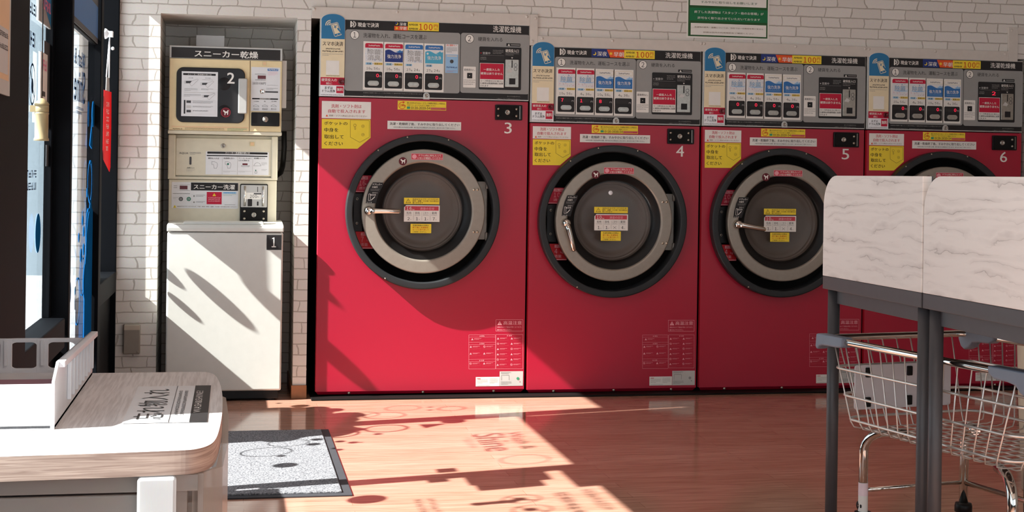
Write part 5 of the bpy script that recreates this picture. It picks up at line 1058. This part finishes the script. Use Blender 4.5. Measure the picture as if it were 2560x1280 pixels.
# chest carcass: right wall bulges a little past the top
side = [(-.428,-4.648),(-.395,-4.60),(-.388,-4.40),(-.388,-4.15),(-.394,-3.93),(-.42,-3.86)]
b = MB(); N_ = len(side)
inner = [(x-.010,y) for x,y in side]
b.add([(x,y,.02) for x,y in side]+[(x,y,CZ-.038) for x,y in side]+[(x,y,.02) for x,y in inner]+[(x,y,CZ-.038) for x,y in inner],
      [(i,i+1,N_+i+1,N_+i) for i in range(N_-1)]+[(2*N_+i,2*N_+i+1,3*N_+i+1,3*N_+i) for i in range(N_-1)]+[(N_+i,N_+i+1,3*N_+i+1,3*N_+i) for i in range(N_-1)])
b.build('side_wall', m_smoke, t)
MB().box((-.885,-3.87,.02),(-.43,-3.86,CZ-.036)).box((-.89,-4.64,.02),(-.88,-3.87,CZ-.036)).build('back_wall', m_smoke, t)
MB().box((-.885,-4.64,.0),(-.40,-3.87,.02)).build('bottom_panel', m_smoke, t)
MB().box((-.46,-4.655,.02),(-.445,-4.60,CZ-.037)).box((-.43,-4.652,.02),(-.422,-4.62,CZ-.037)).box((-.885,-4.66,CZ-.060),(-.43,-4.63,CZ-.037)).build('front_frame', m_smoke, t)
hw0, hw1 = at(343,1240,1,-4.668).x, at(440,1240,1,-4.668).x
for z0, z1 in ((.33,.585),(.035,.31)):
    dw = MB().box((-.88,-4.658,z0),(-.462,-4.648,z1)).box((-.875,-4.65,z0),(-.47,-3.90,z0+.008)).build('drawer', m_smoke, t, bevel=.002)
    MB().prism(rrect(hw0,z0-.01,hw1,z1+.028,.006), -4.676, -4.655, 1).build('drawer_pull', m_milky, dw, bevel=.004)
    MB().box((-.84,-4.60,z0+.012),(-.52,-3.98,z1-.05)).build('drawer_contents', mat('folded_grey_cloth', (120,120,124), .9), dw, bevel=.03)
# tray
t = thing('plastic_tray', 'milky white plastic tray with an open-work back standing on the wood-topped chest', 'tray')
yb, yf, xr, xl = -3.865, -4.474, -.652, -.893
zb = at(215, 845, 1, yb).z; zr = at(222, 829, 1, yb).z; zf = at(70, 961, 1, yf).z; zs = at(148, 903, 1, -4.42).z
MB().box((xl, yf, CZ+.0005), (xr, yb, CZ+.006)).build('tray_floor', m_tray, t)
zh0, zh1 = at(60, 921, 1, yb).z, at(60, 856, 1, yb).z
b = MB(); b.box((xl,yb-.0002,CZ),(xr,yb+.005,zh0-.002)).box((xl,yb-.0002,zh1+.002),(xr,yb+.006,zb))
xs = [at(x, 880, 1, yb).x for x in (5, 25, 95, 117, 190)]
def frame_hole(x0, x1, z0, z1):
    h = rrect(x0, z0, x1, z1, .012, 5); k = len(h); r_ = [(x0-.004,z0-.004),(x1+.004,z1+.004)]
    o_ = [(min(max(x+(x-(x0+x1)/2)*9, r_[0][0]), r_[1][0]), min(max(z+(z-(z0+z1)/2)*9, r_[0][1]), r_[1][1])) for x, z in h]
    for yy in (yb, yb+.004): b.add([(x,yy,z) for x,z in h]+[(x,yy,z) for x,z in o_], [(i,(i+1)%k,k+(i+1)%k,k+i) for i in range(k)])
    b.add([(x,yb,z) for x,z in h]+[(x,yb+.004,z) for x,z in h], [(i,(i+1)%k,k+(i+1)%k,k+i) for i in range(k)])
for x0, x1 in ((xl+.006, xs[0]), (xs[1], xs[2]), (xs[3], xs[4])): frame_hole(x0, x1, zh0, zh1)
for x in ((xs[0]+xs[1])/2, (xs[2]+xs[3])/2): b.box((x-.011, yb-.0005, CZ), (x+.011, yb+.005, zb)).prism([(x-.003,CZ+.02),(x+.003,CZ+.02),(x+.004,zb-.004),(x-.004,zb-.004)], yb-.005, yb, 1)
b.box((xs[4]+.003, yb, CZ), (xr, yb+.005, zb)); b.build('tray_back', m_tray, t, bevel=.001)
b = MB(); b.prism([(yb+.006,CZ),(yb+.006,zr),(-4.42,zs),(-4.445,zs-.012),(yf,zf+.004),(yf+.002,CZ)], xr-.005, xr, 0)
for k in range(8):
    y = yb-.05-.055*k; z1 = zr+(zs-zr)*(y-yb)/(-4.42-yb)-.008; b.box((xr, y-.005, CZ+.02), (xr+.007, y+.002, z1))
b.prism([(yb+.006,zr-.010),(yb+.006,zr),(-4.42,zs),(-4.42,zs-.010)], xr-.005, xr+.009, 0); b.build('tray_side', m_tray, t, bevel=.0015)
MB().box((xl,yf,CZ),(xr-.004,yf+.005,zf)).box((xl,yf+.003,CZ+.012),(xr-.004,yf+.012,CZ+.016)).build('tray_front', m_milky, t, bevel=.002)
o = MB().box((xl+.01, -4.40, CZ+.0065), (xr-.012, -4.24, at(70, 948, 1, -4.24).z)).build('paper_stack', mat('mauve_paper', (150,104,118), .6), bevel=.002); tag(o, 'mauve paper stack lying in the milky tray', 'paper')
# label sheet lying on the wood top, read from the right
def lay_flat(o, x, y, z): o.matrix_world = Matrix(((0,0,-1,x),(1,0,0,y),(0,-1,0,z),(0,0,0,1)))
S1 = zoom(320,940,240/2194)
pts = [at(*S1(x,y), 2, CZ) for x, y in ((130,262),(1850,222),(1866,1085),(-10,1075))]
xa, xb = (pts[0].x+pts[3].x)/2, (pts[1].x+pts[2].x)/2; ya, yb_ = (pts[2].y+pts[3].y)/2, (pts[0].y+pts[1].y)/2
xx = lambda f: -(xa+(xb-xa)*f)            # distance along the sheet, left to right in the photo, becomes minus v
U0, U1 = ya, yb_; UW = U1-U0
d = Decal(); d.rect(U0, xx(1), U1, xx(0), 'palegrey', 0, raw=True); d.rect(U0, xx(1), U1, xx(.785), 'black', 1, raw=True); d.rect(U0, xx(.545), U1, xx(.537), 'black', 1, raw=True)
d.text('忘れ物入れ', U0+UW*.08, xx(.47), U0+UW*.90, xx(.10), 'carddark', 1, .0, raw=True)
d.bars(U0+UW*.16, xx(.735), U0+UW*.84, xx(.585), 2, 'dgrey', 1, .55, 1, 5, raw=True)
d.text('WASH&SHINE!', U0+UW*.22, xx(.905), U0+UW*.82, xx(.815), 'white', 2, .0, 1.1, raw=True)
o = d.build('label_sheet'); lay_flat(o, 0, 0, CZ+.001); tag(o, 'white label sheet with black lettering lying on the pale wood top', 'sheet')

# ------------------------------------------------------------------ folding tables, tops flipped upright
XT, TL = 1.23, .589
def table(name_y, label):
    t = thing('folding_table', label, 'table', (XT, name_y, 0), 0, 'folding tables with upright tops')
    y0, y1 = -TL, 0.0                                            # local: y = 0 is the far end
    z0, z1, r = .7872, 1.0655, .082
    far = [(y1-r+r*math.cos(a), z1-r+r*math.sin(a)) for a in [PI/2*k/10 for k in range(11)]]
    near = [(y0+r-r*math.sin(a), z1-r+r*math.cos(a)) for a in [PI/2*k/10 for k in range(11)]] if name_y < -3.5 else [(y0,z1)]
    MB().prism([(y1,z0)]+far+near+[(y0,z0)], 0, .024, 0).build('upright_top', m_vein, t, bevel=.0015)
    MB().prism([(y1+.002,z0-.001)]+[(a+.002,b) for a,b in far]+near+[(y0,z0-.001)], .0241, .027, 0).build('top_backing', m_tableframe, t)
    MB().box((.0005, y0+.001, .751), (.030, y1, z0-.0005)).build('edge_rail', m_tableframe, t, bevel=.0015)
    ly = (y1-.024, y0+.028)
    MB().box((.026, y0+.03, .712), (.034, y1-.03, .7505)).build('apron', m_tableframe, t, bevel=.001)
    for y in ly: MB().box((.04, y-.008, .712), (.63, y+.008, .7505)).build('side_rail', m_tableframe, t, bevel=.001)
    MB().box((.0305, y0+.002, .751), (.66, y1-.002, .762)).build('table_deck', m_tableframe, t)
    for x in (.028, .630):
        for y in ly:
            lg = MB().tube([(x-.0035,y,.012),(x-.0035,y,.7505)], .0165, 20).build('leg', m_tableframe, t)
            MB().tube([(x-.0035,y,0),(x-.0035,y,.014)], .0185, 20).build('foot_cap', m_rubber, lg)
table(-3.007, 'folding table with a white wood-grain top set upright, the farther one beside machine 5')
table(-3.604, 'folding table with a white wood-grain top set upright, nearer one at the right edge')

# ------------------------------------------------------------------ laundry cart
d_, e_ = Vector((.1874, -.9823, 0)), Vector((.9823, .1874, 0))
t = thing('laundry_cart', 'chrome wire laundry cart with blue-grey grips standing beside the folding tables', 'cart', (1.195, -3.102, 0), math.atan2(d_.y, d_.x))
LX, LY, ZR, ZB = .81, .475, .62, .395
def ringpath(f, z, r=.05):
    x0, y0, x1, y1 = .075*f, .022*f, LX-(LX-.70)*f, LY-.022*f
    return [(x, y, z) for x, y in rrect(x0, y0, x1, y1, r, 6)]
b = MB()
for z in (.55, .48, .418): b.tube(ringpath((ZR-z)/(ZR-ZB), z), .0038, 8, closed=True)
def lerp(a, b_, f): return a+(b_-a)*f
for k in range(15):
    f = (k+.6)/15.2; xt, xb_ = lerp(.02, LX-.02, f), lerp(.085, .69, f)
    b.tube([(xt,.0,ZR),(lerp(xt,xb_,.92),.019,ZB+.018),(xb_,.026,ZB+.004),(xb_,.045,ZB),(xb_,LY-.045,ZB),(xb_,LY-.026,ZB+.004),(lerp(xt,xb_,.92),LY-.019,ZB+.018),(xt,LY,ZR)], .0019, 6)
for k in range(9):
    f = (k+.6)/9.2; yt, yb2 = lerp(.02, LY-.02, f), lerp(.045, LY-.045, f)
    b.tube([(0,yt,ZR),(.072,lerp(yt,yb2,.9),ZB+.018),(.082,yb2,ZB-.003),(.10,yb2,ZB-.004),(.68,yb2,ZB-.004),(.695,yb2,ZB),(.705,lerp(yt,yb2,.9),ZB+.018),(LX,yt,ZR)], .0019, 6)
b.build('wire_basket', m_wire, t)
MB().tube([(x,y,ZR+.004) for x,y in rrect(0,0,LX,LY,.045,6)], .0095, 12, closed=True).build('basket_rim', m_chrome, t)
def grip(x0, x1, y, flip, small=False):
    s_ = 1 if not flip else -1; xo = x0 if not flip else x1
    pr = [(0,.012),(-.004,-.024),(.004,-.032),(.016,-.022),(.03,-.018),(.10,-.017),(.122,-.014),(.124,.012)] if small else [(0,.012),(0,-.016),(.010,-.036),(.026,-.045),(.046,-.036),(.060,-.022),(.085,-.018),(.130,-.016),(.150,-.006),(.152,.012)]
    MB().prism([(xo+s_*a, ZR+.004+c) for a, c in pr], y-.017, y+.017, 1).build('grip', m_grip, t, bevel=.005, seg=3)
grip(-.012, .14, 0, False, True); grip(.62, LX+.02, 0, True); grip(-.012, .14, LY, False); grip(.62, LX+.02, LY, True)
LEG = dict(p=(.05,.10), q=(.05,.435), r=(.715,.03), s=(.715,.435))
for k, (x, y) in LEG.items():
    ix = .12 if x < .4 else -.12; iy = .06 if k in 'pr' else -.06
    zt = ZB-.014
    lg = MB().tube([(x+ix,y+iy,zt)] + [(x+ix*.62*(1-math.sin(a)), y+iy*.62*(1-math.sin(a)), zt-.062*(1-math.cos(a))) for a in [PI/2*j/8 for j in range(9)]] + [(x,y,.15)], .0125, 14).build('leg', m_chrome, t)
    MB().lathe([(0,.158),(.022,.156),(.024,.148),(.024,.132),(.012,.128),(.010,.09)], (x,y,0), 2, 20).build('caster_stem', m_black, lg)
    cs = MB().cyl((x-.012,y+.0,.0385),(x+.012,y,.0385),.038,24); cs.build('caster_wheel', m_rubber, lg)
    MB().box((x-.018,y-.014,.05),(x-.014,y+.014,.10)).box((x+.014,y-.014,.05),(x+.018,y+.014,.10)).box((x-.018,y-.014,.09),(x+.018,y+.014,.10)).cyl((x-.02,y,.0385),(x+.02,y,.0385),.006,10).box((x-.018,y-.006,.036),(x-.014,y+.006,.06)).box((x+.014,y-.006,.036),(x+.018,y+.006,.06)).build('caster_fork', m_silver, lg)
    if k == 'p':
        MB().lathe([(.0130,.07),(.0130,.235)], (x,y,0), 2, 24).build('wrapped_label', INK['white'], lg)
        MB().lathe([(.0132,.20),(.0132,.234)], (x,y,0), 2, 24).build('label_band', mat('pale_pink_label', (236,214,220), .5), lg)
        for zz in (.172,.112): MB().lathe([(.002,-.0132),(.010,-.0122),(.0125,-.0105),(.012,-.009),(.004,-.0128)], (x-.004,y,zz), 1, 18).build('label_mark', INK['black'], lg)
b = MB()
for a, c, z in (('p','q',.214),('q','s',.214),('r','s',.214)): b.tube([(*LEG[a],z),(*LEG[c],z)], .0075 if a != 'p' else .0055, 10)
b.build('cross_bar', m_chrome, t)
bp = MB().prism(rrect(.06,.435,.375,.555,.008), .058, .064, 0); 
o = bp.build('sign_board', m_board, t, bevel=.001)
for yy in (.10,.235):
    for zz in (.455,.535): MB().box((.050,yy-.008,zz-.013),(.070,yy+.008,zz+.013)).box((.046,yy-.004,zz-.006),(.056,yy+.016,zz+.006)).build('clip', m_black, o, bevel=.002)
# cream bin at the frame's right edge
p = at(2556, 1000, 1, -2.3)
o = MB().lathe([(0,.002),(.13,.002),(.145,.30),(.155,.62),(.160,.63),(.152,.64),(.146,.62),(.13,.03),(0,.02)], (p.x+.152, -2.3, 0), 2, 48).build('plastic_bin', m_cream); tag(o, 'cream round bin cut off by the right edge behind the cart', 'bin')
